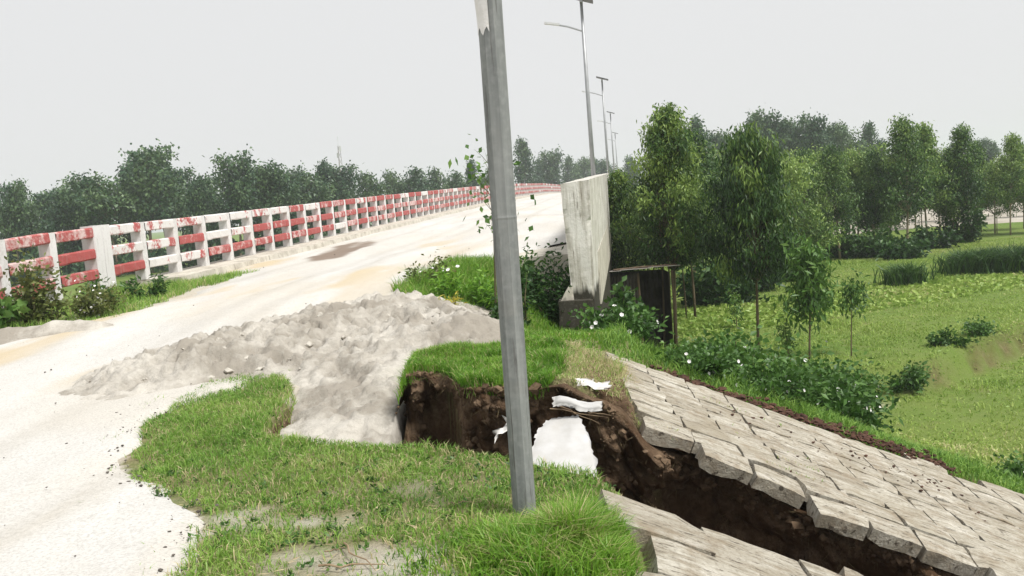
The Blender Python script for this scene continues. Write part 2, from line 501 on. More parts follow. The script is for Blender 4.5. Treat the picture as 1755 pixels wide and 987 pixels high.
# galvanised pole
m, nt, out = new_mat('galvanised_steel'); g = NT(nt); MAT['galv'] = m
ob = g.coord('Object')
w = g.mapping(ob, (14, 14, 0.7))
c = g.ramp(g.noise(w, 1.6, 5, 0.6), [(0.3, (0.155, 0.165, 0.165)), (0.68, (0.275, 0.285, 0.28))])
c = g.mix(g.ramp(g.noise(ob, 26, 4, 0.6), [(0.45, 0.0), (0.75, 0.45)]), c, (0.36, 0.37, 0.36))
c = g.mix(g.ramp(g.noise(g.mapping(ob, (22, 22, 1.2)), 1.5, 5, 0.7), [(0.58, 0.0), (0.66, 0.75)]), c, (0.085, 0.08, 0.075))
c = g.mix(g.ramp(g.noise(ob, 3, 4), [(0.55, 0.0), (0.7, 0.25)]), c, (0.24, 0.21, 0.17))
g.bsdf(out, c, 0.72, g.noise(w, 5, 5), 0.25, 0.003, metal=0.15, spec=0.3)

# ------------------------------------------------------------------ terrain
K = 0.14                       # the road runs at X = u + K * Y


def P(Y):                      # road level along its length
    return np.interp(Y, [-9, 3, 6, 9, 12.6, 15, 18.6, 30.3, 50, 72, 95, 118, 150, 230],
                     [0, 0, .03, .18, .40, .49, .56, .84, 1.23, 1.55, 1.72, 1.68, 1.2, -1.5])


def N_edge(X):
    return np.interp(X, [-2, -1.4, -.77, -.11, .38, .52, 1.0, 1.53, 4, 7], [6.3, 6.0, 5.69, 5.25, 4.80, 4.52, 4.42, 4.34, 4.2, 4.1])


def F_edge(X):
    return np.interp(X, [-2, -.98, -.88, -.76, -.60, -.50, -.42, -.13, .24, .5, .75, 1.17, 1.58, 1.85, 2.2, 2.76, 4.5, 7],
                     [6.5, 6.45, 6.62, 6.78, 6.74, 6.5, 6.18, 6.07, 5.86, 5.82, 5.95, 5.93, 5.79, 5.59, 5.52, 5.45, 5.3, 5.1])


def fieldz(X, Y):
    z = -3.0 + 0.10 * fbm(X * .12, Y * .12, 3, 5)
    line = 19.9 + np.interp(X, [5, 7, 8.9, 13.8, 30], [.3, 0, 0, 3.5, 14]) + 0.35 * fbm(X * .7, Y * .2, 2, 8)
    return z - 0.65 * (1 - smooth(Y - line, -0.25, 0.25)) * smooth(X, 3, 5)


def terrain(X, Y, gully=True, fine=True):
    X = np.asarray(X, float); Y = np.asarray(Y, float)
    u = X - K * Y
    z = P(Y) + 0 * X
    z = z - 0.62 * smooth(u, -3.2, -0.9) * smooth(Y, 8.4, 11.5)
    z = z - 0.5 * smooth(u, -2.3, -1.1) * smooth(Y, 10.5, 13.0)
    fz = fieldz(X, Y)
    right = np.where(u > -.15, (u + .15) / 2.2 + 0.13 * smooth(u, -.2, .05), 0.0)
    zr = z - right
    e = 0.35
    z = 0.5 * (zr + fz + np.sqrt((zr - fz) ** 2 + e * e)) - 0.5 * e * e / np.sqrt((zr - fz) ** 2 + e * e)
    left = np.where(u < -9.7, (-9.7 - u) / 1.9, 0.0)
    z = np.where(u < -9.7, np.maximum(z - left, -3.5 + 0.1 * fbm(X * .1, Y * .1, 3, 4)), z)
    # the ground falls away past the wing wall and under the bridge
    w = smooth(Y, 14.0, 17.0) * smooth(u, -.95, -.7)
    z = z * (1 - w) + np.minimum(z, fz) * w
    w = smooth(Y, 26, 36) * smooth(np.abs(u), 0, .01)
    z = z * (1 - w) + np.minimum(z, np.where(u < -5, -3.5, fz)) * w
    if fine:
        z = z + 0.022 * fbm(X * 2.2, Y * 2.2, 4, 21) * (Y < 40)
    soil = np.zeros_like(z)
    # bank beyond the gully
    bank = smooth(X, -.98, -.86) * (1 - smooth(X, .25, .95)) * (1 - smooth(Y, 7.3, 8.0)) * (Y > 5.0)
    wob = 0.07 * fbm(X * 4, Y * 1.2, 3, 31)
    Fe, Ne = F_edge(X) + wob, N_edge(X) + 0.6 * wob
    bank = bank * smooth(Y - Fe, -0.06, 0.02)
    z = z + bank * (0.27 + 0.05 * fbm(X * 3, Y * 3, 3, 33))
    if gully:
        basin = smooth(X, -1.95, -1.83) * (1 - smooth(X, -.98, -.8)) * smooth(Y, N_edge(X) - .05, N_edge(X) + .10) * (1 - smooth(Y, 7.4, 8.6))
        z = z - 0.42 * basin
        sh_ = .20 * smooth(X, .85, 1.15)
        gy = smooth(Y - Ne, -0.02, 0.14) * (1 - smooth(Y - Fe - sh_, 0.12, 0.26)) * smooth(X, -1.12, -.88)
        dep = np.interp(X, [-1.3, -.9, -.6, 0, 1, 2, 4.5, 6, 8], [.2, 1.0, 1.2, 1.3, 1.45, 1.5, 1.2, .5, .1])
        z = z - gy * dep * (1 + 0.25 * fbm(X * 2.5, Y * 3.5, 4, 41))
        near = np.exp(-((Y - Fe) / .30) ** 2) * (Y < Fe + .02)
        soil = np.maximum(smooth(gy, .02, .25), 0.8 * near * smooth(X, -1.2, -.8))
        soil = np.maximum(soil, smooth(bank, .03, .12) * (1 - smooth(bank, .55, .9)))
        soil = np.maximum(soil, smooth(basin, .04, .2) * (1 - smooth(basin, .8, .98)))
        soil = np.maximum(soil, smooth(u, .0, .1) * (1 - smooth(Y, 8, 9)) * (Y < 9) * (z > -2.2))
    return z, soil


def axis(c0, c1, step, lo, hi, grow):
    mid = list(np.arange(c0, c1 + 1e-6, step))
    a, d = c1, step
    while a < hi:
        d *= grow; a += d; mid.append(a)
    a, d = c0, step
    low = []
    while a > lo:
        d *= grow; a -= d; low.append(a)
    return np.array(low[::-1] + mid)


def grid_mesh(name, X, Y, Z, attrs, smooth_sh=True):
    ny, nx = X.shape
    i = (np.arange(ny - 1)[:, None] * nx + np.arange(nx - 1)[None, :]).ravel()
    Q = np.stack([i, i + 1, i + 1 + nx, i + nx], 1)
    V = np.stack([X, Y, Z], -1).reshape(-1, 3)
    return mesh_from(name, V, Q, {k: a.ravel() for k, a in attrs.items()}, smooth_sh)


gx = axis(-2.0, 3.0, 0.028, -700, 700, 1.036)
gy_ = axis(4.0, 7.2, 0.026, -14, 900, 1.036)
GX, GY = np.meshgrid(gx, gy_)
GZ, GS = terrain(GX, GY)
# roughen the gully walls sideways so that they undercut
steep = smooth(GS, .3, .9) * (GY < 7.2) * (GY > 4) * (GX > -1.2) * (GX < 5)
GY2 = GY + steep * 0.075 * fbm(GX * 6, GZ * 7, 4, 51)
GX2 = GX + steep * 0.05 * fbm(GY * 6 + 9, GZ * 7, 4, 53)
GZ2 = GZ + steep * 0.03 * fbm(GX * 14, GY * 14, 3, 55)
GU = GX - K * GY
turf = smooth(GU, -9.9, -9.2) * (1 - smooth(GU, -.3, .6)) * (1 - smooth(GY, 27, 33))
sandy = np.zeros_like(GX)
bare = smooth(fbm(GX * 1.3, GY * 1.3, 4, 61), .12, .45) * (1 - smooth(GY, 4.4, 5.2)) * 0.8
sandy = np.maximum(sandy, bare * (GX < .4))
# pale bare earth in the fields
for (cx_, cy_, rx_, ry_) in [(7.4, 13.2, .9, .5), (7.4, 19.2, 1.3, .35)]:
    dd = ((GX - cx_) / rx_) ** 2 + ((GY - cy_) / ry_) ** 2 + 1.2 * fbm(GX * 1.6, GY * 1.6, 4, 63)
    sandy = np.maximum(sandy, 0.6 * (1 - smooth(dd, .2, 1.0)))
LAWN = np.array([(-2.75, 8.35), (-2.2, 8.25), (-1.9, 7.3), (-1.76, 6.5), (-1.45, 5.98), (-.77, 5.70), (-.11, 5.28), (.36, 4.86), (.46, 4.5), (.50, 4.1), (.42, 3.3), (.4, 2.6),
                 (-1.5, 2.6), (-1.62, 3.6), (-1.64, 4.0), (-1.72, 4.6), (-2.15, 5.05), (-2.58, 5.55), (-2.78, 6.15), (-2.95, 6.85), (-2.92, 7.65)])
_wx = GX + .22 * fbm(GX * 3, GY * 3, 4, 65); _wy = GY + .22 * fbm(GX * 3 + 5, GY * 3, 4, 67)
_ins = np.zeros(GX.shape, bool)
for k in range(len(LAWN)):
    (x1, y1), (x2, y2) = LAWN[k], LAWN[(k + 1) % len(LAWN)]
    _ins ^= ((y1 > _wy) != (y2 > _wy)) & (_wx < (x2 - x1) * (_wy - y1) / (y2 - y1 + 1e-12) + x1)
sandy = np.where(~_ins & (GX < -1.0) & (GU > -8.6) & (GY < 17) & (GU < -1.4), 1.0, sandy)
_ln = 19.9 + np.interp(GX, [5, 7, 8.9, 13.8, 30], [.3, 0, 0, 3.5, 14]) + 0.35 * fbm(GX * .7, GY * .2, 2, 8)
_bd = np.exp(-((GY - _ln + .05) / .26) ** 2) * smooth(GX, 4, 6) * smooth(fbm(GX * .5, GY * .3, 3, 69), -.25, .2)
GS = np.maximum(GS, .75 * _bd)
ground = struct(obj('ground', grid_mesh('ground', GX2, GY2, GZ2, {'soil': GS, 'turf': turf, 'sandy': sandy}), MAT['ground']))

# the far wall of the gully: crumbling earth with undercuts
wx = np.arange(-.97, 5.2, .022); wv = np.concatenate([[-.22, -.16, -.10, -.05], np.arange(0, 1.62, .024)])
WX, WV = np.meshgrid(wx, wv, indexing='ij')
wobx = 0.07 * fbm(WX * 4, F_edge(WX) * 1.2, 3, 31)
FE = F_edge(WX) + wobx
ZT = terrain(WX, FE + .05 + np.maximum(-WV, 0), gully=False)[0] - .02
d_ = np.maximum(WV, 0)
bul = .26 * fbm(WX * 2.4, d_ * 2.6, 4, 161) + .13 * (.6 - 2 * np.abs(fbm(WX * 6.5, d_ * 6.5, 4, 163))) + .10 * fbm(WX * 15, d_ * 15, 4, 165)
under = (.5 * smooth(d_, .10, .55) * smooth(WX, .6, 1.1) + .10 * smooth(d_, .12, .4) * (WX < .8)) * (.55 + .6 * vnoise(WX * 1.7, d_ * 1.3, 167))
cave = .38 * np.exp(-((WX + .64 + .05 * fbm(d_ * 4, WX * 0, 3, 169)) / .10) ** 2) * smooth(d_, .07, .25)
cave = cave + .20 * np.exp(-((WX - .08) / .10) ** 2) * smooth(d_, .22, .5)
led = .16 * smooth(d_, .75, 1.3) * (1 - smooth(WX, .5, 1.0))
WYY = FE - .02 + .20 * smooth(WX, .85, 1.15) + np.maximum(-WV, 0) + smooth(d_, 0, .06) * (bul * .9 + under + cave - led) + np.maximum(0, -.84 - WX) ** 1.2 * 9 * smooth(d_, -.01, .02)
WZZ = ZT - d_ + .05 * fbm(WX * 11, d_ * 11, 4, 171) * smooth(d_, 0, .08) - .03 * smooth(-WV, .1, .2)
wall_o = struct(obj('gully_bank', grid_mesh('gully_bank', WX, WYY, WZZ, {'soil': np.ones_like(WX) * 1.0, 'turf': np.ones_like(WX), 'sandy': 0 * WX}), MAT['ground']))

# pale sand flat behind the plantation
sx_ = np.linspace(16, 120, 60); sy_ = np.linspace(58, 96, 30)
SX, SY = np.meshgrid(sx_, sy_)
SZ = fieldz(SX, SY) + 0.10 - 0.9 * (1 - smooth(SY - 62 - 4 * fbm(SX * .08, SY * .02, 3, 3), 0, 3)) * .2 - .5 * smooth(SY, 88, 95)
struct(obj('sand_flat', grid_mesh('sand_flat', SX, SY, SZ, {}), MAT['flat']))

# ------------------------------------------------------------------ road, bridge deck, kerb
ry = axis(1.0, 20, 0.12, 0.5, 175, 1.03)
tt = np.linspace(0, 1, 90)
RY, RT = np.meshgrid(ry, tt, indexing='ij')
uR = np.interp(ry, [0, 2.5, 3.3, 3.88, 4.35, 4.72, 5.2, 5.55, 6.15, 6.85, 7.6, 9, 12, 15.5, 17.5, 19, 200],
               [-1.9, -2.0, -2.15, -2.14, -2.25, -2.36, -2.85, -3.22, -3.55, -3.88, -3.5, -2.8, -3.0, -3.2, -2.0, -1.06, -1.06])
uL = np.interp(ry, [0, 8, 11, 12.5, 14, 16, 17.5, 18, 200], [-9.2, -8.9, -8.3, -7.2, -7.3, -7.6, -8.2, -8.36, -8.36])
nr = 0.22 * fbm(ry * 1.7, ry * 0 + 3, 4, 71) * (ry < 17)
nl = 0.25 * fbm(ry * 1.5, ry * 0 + 7, 4, 73) * (ry < 17)
RU = (uL + nl)[:, None] * (1 - RT) + (uR + nr)[:, None] * RT
RX = RU + K * RY
edge = np.minimum(RT, 1 - RT) * (uR - uL)[:, None]
RZ = P(RY) + 0.028 + 0.010 * fbm(RX * 1.5, RY * 1.5, 3, 75) - 0.055 * (1 - smooth(edge, 0, 0.35)) * (RY < 18)
RZ = RZ + 0.035 * smooth(fbm(RX * .9, RY * .35, 4, 79), .1, .5) * smooth(RY, 9, 12) * (RY < 60)
drift = 0.8 * smooth(RU - np.interp(RY, [6, 7.5, 9, 12], [-4.3, -5.2, -4.4, -3.6]), -0.5, 0.3) * smooth(RY, 6.3, 7.0) * (1 - smooth(RY, 11, 14))
drift = np.maximum(drift, 0.5 * smooth(fbm(RX * .5, RY * .22, 4, 77), .05, .4))
rut = 0.85 * (1 - smooth(((RX + 4.05) / .55) ** 2 + ((RY - 21.5) / 3.6) ** 2 + .9 * fbm(RX * 2, RY * .7, 3, 78), .35, 1.0))
trk = sum(np.exp(-((RU - c0 - .12 * np.sin(RY * .3)) / .17) ** 2) for c0 in (-7.0, -5.5, -4.9, -3.5)) * (.35 + .65 * vnoise(RU * 3, RY * .5, 82))
drift = np.maximum(drift * .9, 0)
road = struct(obj('road', grid_mesh('road', RX, RY, RZ, {'drift': drift, 'rut': rut, 'track': np.clip(trk, 0, 1), 'tan': np.clip(.85 * smooth(fbm(RU * 1.1, RY * .28, 4, 84), .0, .35) * smooth(RY, 7.5, 9.5) * (1 - smooth(RY, 19, 26)) * (1 - .6 * smooth(RU, -5, -3.6)), 0, 1)}), MAT['road']))


def ribbon(name, mat_, Ys, sec, zfun, kind='structure', tint=0.5):
    """extrude a (u, z) section along the road"""
    Ys = np.asarray(Ys); sec = np.asarray(sec, float); n = len(sec)
    V = np.array([[u_ + K * y, y, zfun(y) + z_] for y in Ys for (u_, z_) in sec])
    V[:, 2] += 0.006 * fbm(V[:, 0] * 3, V[:, 1] * 3, 3, 81)
    i = np.arange(len(Ys) - 1)[:, None] * n; j = np.arange(n)[None]; j2 = (j + 1) % n
    Q = np.stack([i + j, i + n + j, i + n + j2, i + j2], -1).reshape(-1, 4)
    b = MB().add(V, Q, tint=tint)
    if n == 4:
        e = (len(Ys) - 1) * n
        b.Q.append(np.array([[0, 1, 2, 3], [e + 3, e + 2, e + 1, e]]))
    o = b.build(name, mat_)
    o['kind'] = kind
    return o


Yd = np.concatenate([np.arange(16.2, 40, 1.5), np.arange(40, 176, 4)])
ribbon('bridge_deck', MAT['kerb'], Yd, [(-9.42, -.02), (-9.42, -1.0), (-.62, -1.0), (-.62, -.02)], P)
ribbon('footway_kerb', MAT['kerb'], Yd, [(-9.40, .15), (-9.40, -.01), (-8.33, -.01), (-8.36, .15)], P)

# ------------------------------------------------------------------ railings


def base(Y): return P(Y) + 0.15


def rail_bar(L, h, d, name, seed):
    """a worn concrete bar along local X with chipped edges"""
    r = np.random.default_rng(seed)
    n = 7; b = 0.02
    sec = np.array([(-d / 2 + b, -h / 2), (d / 2 - b, -h / 2), (d / 2, -h / 2 + b), (d / 2, h / 2 - b), (d / 2 - b, h / 2), (-d / 2 + b, h / 2), (-d / 2, h / 2 - b), (-d / 2, -h / 2 + b)])
    V = []
    for x in np.linspace(-L / 2, L / 2, n):
        s_ = sec + r.normal(0, .004, sec.shape)
        V += [(x, y, z) for y, z in s_]
    i = np.arange(n - 1)[:, None] * 8; j = np.arange(8)[None]; j2 = (j + 1) % 8
    Q = np.stack([i + j, i + 8 + j, i + 8 + j2, i + j2], -1).reshape(-1, 4)
    return MB().add(V, Q, tint=np.repeat(np.clip(0.5 + r.normal(0, .25, n), 0, 1), 8)).mesh(name)


def post_mesh(w, d, h, name, seed):
    r = np.random.default_rng(seed); b = .012; n = 5
    sec = np.array([(-w / 2 + b, -d / 2), (w / 2 - b, -d / 2), (w / 2, -d / 2 + b), (w / 2, d / 2 - b), (w / 2 - b, d / 2), (-w / 2 + b, d / 2), (-w / 2, d / 2 - b), (-w / 2, -d / 2 + b)])
    V = []
    for z in np.linspace(0, h, n):
        V += [(x, y, z) for x, y in sec + r.normal(0, .003, sec.shape)]
    i = np.arange(n - 1)[:, None] * 8; j = np.arange(8)[None]; j2 = (j + 1) % 8
    Q = np.stack([i + j, i + j2, i + 8 + j2, i + 8 + j], -1).reshape(-1, 4)
    bb = MB().add(V, Q)
    V2 = np.array(V[-8:]); bb.add(np.vstack([V2, V2.mean(0)]), None, [[8, q, (q + 1) % 8] for q in range(8)])
    return bb.mesh(name)


SP = 1.17
RAIL_H = 1.06
posts_m = [post_mesh(.165, .21, RAIL_H, 'post', s_) for s_ in range(3)]
wide_m = post_mesh(.235, .25, RAIL_H + .02, 'post', 9)
rails_m = {}
for k_, m_ in (('red', MAT['red_paint']), ('white', MAT['white_red_paint'])):
    rails_m[k_] = [rail_bar(SP - .19, .17, .16, 'rail', s_ + 20) for s_ in range(4)]
    for q in rails_m[k_]: q.materials.append(m_)
for q in posts_m + [wide_m]: q.materials.append(MAT['white_paint'])
HEAD = math.atan2(1, K)


def railing(root, ys, uline, first_wide, last_wide, whites, drop=0.0):
    for i, y in enumerate(ys):
        wide = (i == 0 and first_wide) or (i == len(ys) - 1 and last_wide)
        o = obj('post', wide_m if wide else posts_m[i % 3], None, root)
        zb = base(y) - drop
        sl = math.atan2(base(y + .6) - base(y - .6), 1.2 * math.hypot(1, K))
        o.location = (uline + K * y, y, zb); o.rotation_euler = (0, 0, HEAD + RNG.normal(0, .006))
        if i + 1 < len(ys):
            ym = 0.5 * (y + ys[i + 1]); L = (ys[i + 1] - y) * math.hypot(1, K)
            for lev, zc in enumerate((RAIL_H - .088, RAIL_H - .445, RAIL_H - .785)):
                wht = RNG.random() < whites[lev](y)
                me = rails_m['white' if wht else 'red'][(i * 3 + lev * 5) % 4]
                r = obj('rail', me, None, root)
                r.location = (uline + .035 + K * ym, ym, base(ym) - drop + zc + RNG.normal(0, .004))
                r.rotation_euler = (0, -sl, HEAD)
                r.scale = ((L - .165) / (SP - .19) * 1.02, 1, 1)


ap = empty('approach_railing', (0, 0, 0))
tag(ap, 'short red and white concrete railing left of the double post, overgrown with weeds', 'railing')
railing(ap, [10.25, 11.45, 12.6, 13.72, 14.88], -9.1, False, True,
        [lambda y: .55 if y < 13 else .0, lambda y: .05, lambda y: 0.0], 0.0)
br = empty('bridge_railing', (0, 0, 0))
tag(br, 'long red and white concrete bridge railing receding over the bridge crest', 'railing')
ys = [15.12] + list(16.28 + SP * np.arange(0, 89))
railing(br, ys, -9.1, True, False,
        [lambda y: .93 if y < 21 else .25, lambda y: .3 if y < 19 else .05, lambda y: .3 if y < 17.5 else .05])

# ------------------------------------------------------------------ wing wall on the right
ww = empty('concrete_wing_wall', (0.9, 14.0, -.3))
tag(ww, 'tall weathered white concrete wing wall end with mossy black foot', 'wall')


def rough_prism(bottom, top, nz, ny, seed, amp=.01):
    """quad prism between 4 bottom and 4 top corners, subdivided and roughened; corners ordered round"""
    r = np.random.default_rng(seed)
    bottom = np.asarray(bottom, float); top = np.asarray(top, float)
    ring = []
    for k in range(4):
        m_ = ny if k % 2 else 6
        for q in range(m_): ring.append((k, q / m_))
    V = []
    for iz in range(nz + 1):
        t = iz / nz
        c4 = bottom * (1 - t) + top * t
        for (k, s_) in ring:
            V.append(c4[k] * (1 - s_) + c4[(k + 1) % 4] * s_)
    V = np.array(V); n = len(ring)
    dd = fbm(V[:, 0] * 7 + V[:, 1] * 3, V[:, 2] * 5, 4, seed)
    V[:, 0] += amp * dd; V[:, 1] += amp * fbm(V[:, 0] * 9, V[:, 2] * 6 + 4, 4, seed + 3)
    # chip the edges
    for q, (k, s_) in enumerate(ring):
        if s_ == 0:
            ch = np.maximum(0, fbm(np.arange(nz + 1) * .45, np.full(nz + 1, k * 7.), 3, seed + 5)) * .06
            cen = V.reshape(nz + 1, n, 3).mean(1)
            V.reshape(nz + 1, n, 3)[:, q, :2] += unit(cen[:, :2] - V.reshape(nz + 1, n, 3)[:, q, :2]) * ch[:, None]
    i = np.arange(nz)[:, None] * n; j = np.arange(n)[None]; j2 = (j + 1) % n
    Q = np.stack([i + j, i + j2, i + n + j2, i + n + j], -1).reshape(-1, 4)
    b = MB().add(V, Q)
    topv = V[-n:].copy(); topv[:, 2] += .012 * fbm(topv[:, 0] * 6, topv[:, 1] * 6, 3, seed)
    b.V[0][-n:, 2] = topv[:, 2]
    cc = topv.mean(0); b.add(np.vstack([topv, cc]), None, [[n, q, (q + 1) % n] for q in range(n)])
    return b


def wc(u_, y, z): return np.array([u_ + K * y, y, z]) - np.array([0.9, 14.0, -.3])


rough_prism([wc(-1.00, 14.0, -.30), wc(-.66, 14.0, -.30), wc(-.66, 31, -3.2), wc(-1.00, 31, -3.2)],
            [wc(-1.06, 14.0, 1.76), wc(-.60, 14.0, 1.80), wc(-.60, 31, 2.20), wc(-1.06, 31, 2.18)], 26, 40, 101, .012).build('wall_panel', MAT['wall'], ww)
rough_prism([wc(-1.24, 13.86, -1.6), wc(-.66, 13.86, -1.6), wc(-.66, 17, -3.0), wc(-1.24, 17, -3.0)],
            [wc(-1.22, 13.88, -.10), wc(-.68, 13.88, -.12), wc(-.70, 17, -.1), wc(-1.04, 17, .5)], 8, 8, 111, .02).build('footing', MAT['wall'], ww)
rough_prism([wc(-1.20, 13.95, -.12), wc(-.98, 13.95, -.12), wc(-.98, 16, -.1), wc(-1.20, 16, -.1)],
            [wc(-1.07, 13.97, .10), wc(-.99, 13.97, .12), wc(-.99, 16, .3), wc(-1.04, 16, .3)], 4, 6, 121, .01).build('haunch', MAT['kerb'], ww)

# ------------------------------------------------------------------ solar street lamps


def lamp_parts():
    root = empty('solar_street_lamp')
    kids = []
    b = MB().tube([(0, 0, 0), (0, 0, 3.4), (0, 0, 6.75)], [.085, .07, .05], 10)
    b.tube([(0, 0, 0), (0, 0, .9)], [.12, .11], 10)
    kids.append(b.build('pole', MAT['lamp_steel'], root, smooth_sh=True))
    kids.append(MB().tube([(0, 0, 5.85), (-.5, 0, 6.05), (-.8, 0, 6.13)], .028, 8).build('arm', MAT['lamp_steel'], root))
    c_, s_ = math.cos(.2), math.sin(.2)
    R = np.array([[c_, 0, s_], [0, 1, 0], [-s_, 0, c_]])
    kids.append(MB().box((-1.02, 0, 6.19), (.26, .09, .03), R).build('lamp_head', MAT['lamp_white'], root))
    a = math.radians(-18); R = np.array([[math.cos(a), 0, -math.sin(a)], [0, 1, 0], [math.sin(a), 0, math.cos(a)]])
    kids.append(MB().box((0.03, 0, 6.88), (.38, .30, .018), R).build('solar_panel', MAT['panel_back'], root))
    kids.append(MB().box((0, 0, 6.78), (.05, .22, .03)).build('panel_bracket', MAT['lamp_steel'], root))
    return root, kids


lroot, lkids = lamp_parts()
lamp_labels = ['nearest and tallest solar street lamp behind the concrete wing wall', 'second solar street lamp along the bridge behind the tallest one',
               'third solar street lamp along the bridge, a thin post', 'farthest and smallest solar street lamp near the bridge crest']
for i, y in enumerate((30.0, 55.0, 83.0, 114.0)):
    o = lroot if i == 0 else copy_tree(lroot, lkids, (0, 0, 0))
    o.location = (-1.12 + K * y, y, float(P(y)) + .1); o.rotation_euler = (0, 0, -.12); o.scale = (1, 1, 1.028)
    tag(o, lamp_labels[i], 'street lamp', 'solar lamps along the bridge')

# ------------------------------------------------------------------ foreground steel pole
fp = empty('steel_pole', (-0.03, 4.27, -.1))
fp.rotation_euler = (0, .0127, 0)
tag(fp, 'grey galvanised steel pole in the foreground standing in tall grass', 'pole')
ang = np.arange(8) / 8 * 2 * math.pi + .25
zz = np.array([0, .5, 1.0, 1.6, 1.61, 1.62, 2.2, 2.8, 3.4, 4.5])
rr = np.array([.058, .058, .059, .060, .0615, .060, .060, .060, .059, .058]) * 1.04
V = np.array([(r_ * math.cos(a), r_ * math.sin(a), z_) for z_, r_ in zip(zz, rr) for a in ang])
i = np.arange(len(zz) - 1)[:, None] * 8; j = np.arange(8)[None]; j2 = (j + 1) % 8
b = MB().add(V, np.stack([i + j, i + j2, i + 8 + j2, i + 8 + j], -1).reshape(-1, 4))
b.add(np.vstack([V[-8:], V[-8:].mean(0)]), None, [[8, q, (q + 1) % 8] for q in range(8)])
shaft = b.build('shaft', MAT['galv'], fp)
# torn paper glued to the left side near the top
r_ = np.random.default_rng(5)
nu, nv = 10, 16
pv = []
for a in np.linspace(math.radians(172), math.radians(262), nu):
    for k in range(nv):
        t = k / (nv - 1)
        lo = 2.49 + .02 * math.sin(a * 9); hi = 2.68 + .05 * float(fbm(np.array([a * 6.]), np.array([1.]), 3, 6)[0])
        z_ = lo + (hi - lo) * t
        lift = .0635 + .010 * t * t
        pv.append((lift * math.cos(a), lift * math.sin(a), z_))
Q = [[p_ * nv + q, (p_ + 1) * nv + q, (p_ + 1) * nv + q + 1, p_ * nv + q + 1] for p_ in range(nu - 1) for q in range(nv - 1)]
MB().add(pv, Q).build('torn_paper', MAT['petal'], shaft)

# ------------------------------------------------------------------ slope paving blocks


def slope_z(X, Y):
    return float(P(Y)) - (X - K * Y + .15) / 2.2


def block_mesh(lx, ly, lz, seed):
    r = np.random.default_rng(seed)
    nx_, ny_ = 5, 4
    xs = np.linspace(-lx / 2, lx / 2, nx_); yy = np.linspace(-ly / 2, ly / 2, ny_)
    V = [(x + r.normal(0, .003), y + r.normal(0, .003), r.normal(0, .003) - .003 * (abs(x) > lx * .45) - .003 * (abs(y) > ly * .45)) for y in yy for x in xs]
    Q = [[a * nx_ + c, a * nx_ + c + 1, (a + 1) * nx_ + c + 1, (a + 1) * nx_ + c] for a in range(ny_ - 1) for c in range(nx_ - 1)]
    for cx2, cy2 in ((0, 0), (nx_ - 1, 0), (0, ny_ - 1), (nx_ - 1, ny_ - 1)):
        if r.random() < .15:
            q = cy2 * nx_ + cx2; v0 = V[q]; V[q] = (v0[0] * r.uniform(.9, .96), v0[1] * r.uniform(.87, .95), v0[2] - r.uniform(.0, .02))
    ringi = [c for c in range(nx_)] + [a * nx_ + nx_ - 1 for a in range(1, ny_)] + [(ny_ - 1) * nx_ + c for c in range(nx_ - 2, -1, -1)] + [a * nx_ for a in range(ny_ - 2, 0, -1)]
    n0 = len(V); nr_ = len(ringi)
    for q in ringi:
        v = np.array(V[q]); V.append((v[0] * (1 + r.normal(0, .02)), v[1] * (1 + r.normal(0, .03)), -lz + r.normal(0, .012)))
    for k in range(nr_):
        a, c = ringi[k], ringi[(k + 1) % nr_]
        Q.append([c, a, n0 + k, n0 + (k + 1) % nr_])
    b_ = MB().add(V, Q)
    vb = np.array(V[n0:]); b_.add(np.vstack([vb, vb.mean(0)]), None, [[nr_, (k + 1) % nr_, k] for k in range(nr_)])
    me = b_.mesh('block'); me.materials.append(MAT['block'])
    return me


BX, BY = .34, .235
far_blocks = [block_mesh(BX / math.cos(math.atan(1 / 2.2)) - .008, BY - .002, .10, 200 + k) for k in range(6)]
big_blocks = [block_mesh(.543, .345, .13, 240 + k) for k in range(4)]
PH = math.atan(1 / 2.2)
TILT = math.atan(K / 2.2 + .035)
fs = empty('paved_slope', (2.5, 6.5, -.7))
tag(fs, 'streaked concrete block slope descending right beyond the eroded gully', 'slope paving')
ns = empty('near_paved_slope', (1.2, 3.6, -.2)); ns.name = 'paved_slope.001'
tag(ns, 'broken pale concrete slope blocks at the bottom on the near side of the gully', 'slope paving')
rb = np.random.default_rng(77)
nblk = 0
for row in range(0, 16):
    offs = -.035 * row + rb.normal(0, .02)
    for col_ in range(0, 21):
        y = 4.98 + row * BY
        uu = -.30 + offs + col_ * BX
        x = uu + K * 6.0 + 0.02 * (row - 6)
        xc = x
        if y - BY * .5 < float(F_edge(xc)) - .09: continue
        if y > 7.62 + .07 * max(0, xc - 1) + rb.normal(0, .03): continue
        if x < .78 + .12 * (y < 6.2) * 0 or x > 6.2: continue
        zc_ = slope_z(xc, y) + rb.normal(0, .004)
        if zc_ < -2.6: continue
        edge_ = y - BY < float(F_edge(xc)) + .05
        o = obj('block', far_blocks[int(rb.integers(6))], None, fs)
        o.location = (xc - 2.5 + rb.normal(0, .006), y - 6.5 + rb.normal(0, .005) - (rb.random() * .05 if edge_ else 0), zc_ + .7 - (rb.random() * .03 if edge_ else 0))
        o.rotation_euler = (TILT + rb.normal(0, .007) + (.14 * rb.random() if edge_ else 0), PH + rb.normal(0, .007 + .035 * edge_), rb.normal(0, .008 + .03 * edge_))
        nblk += 1
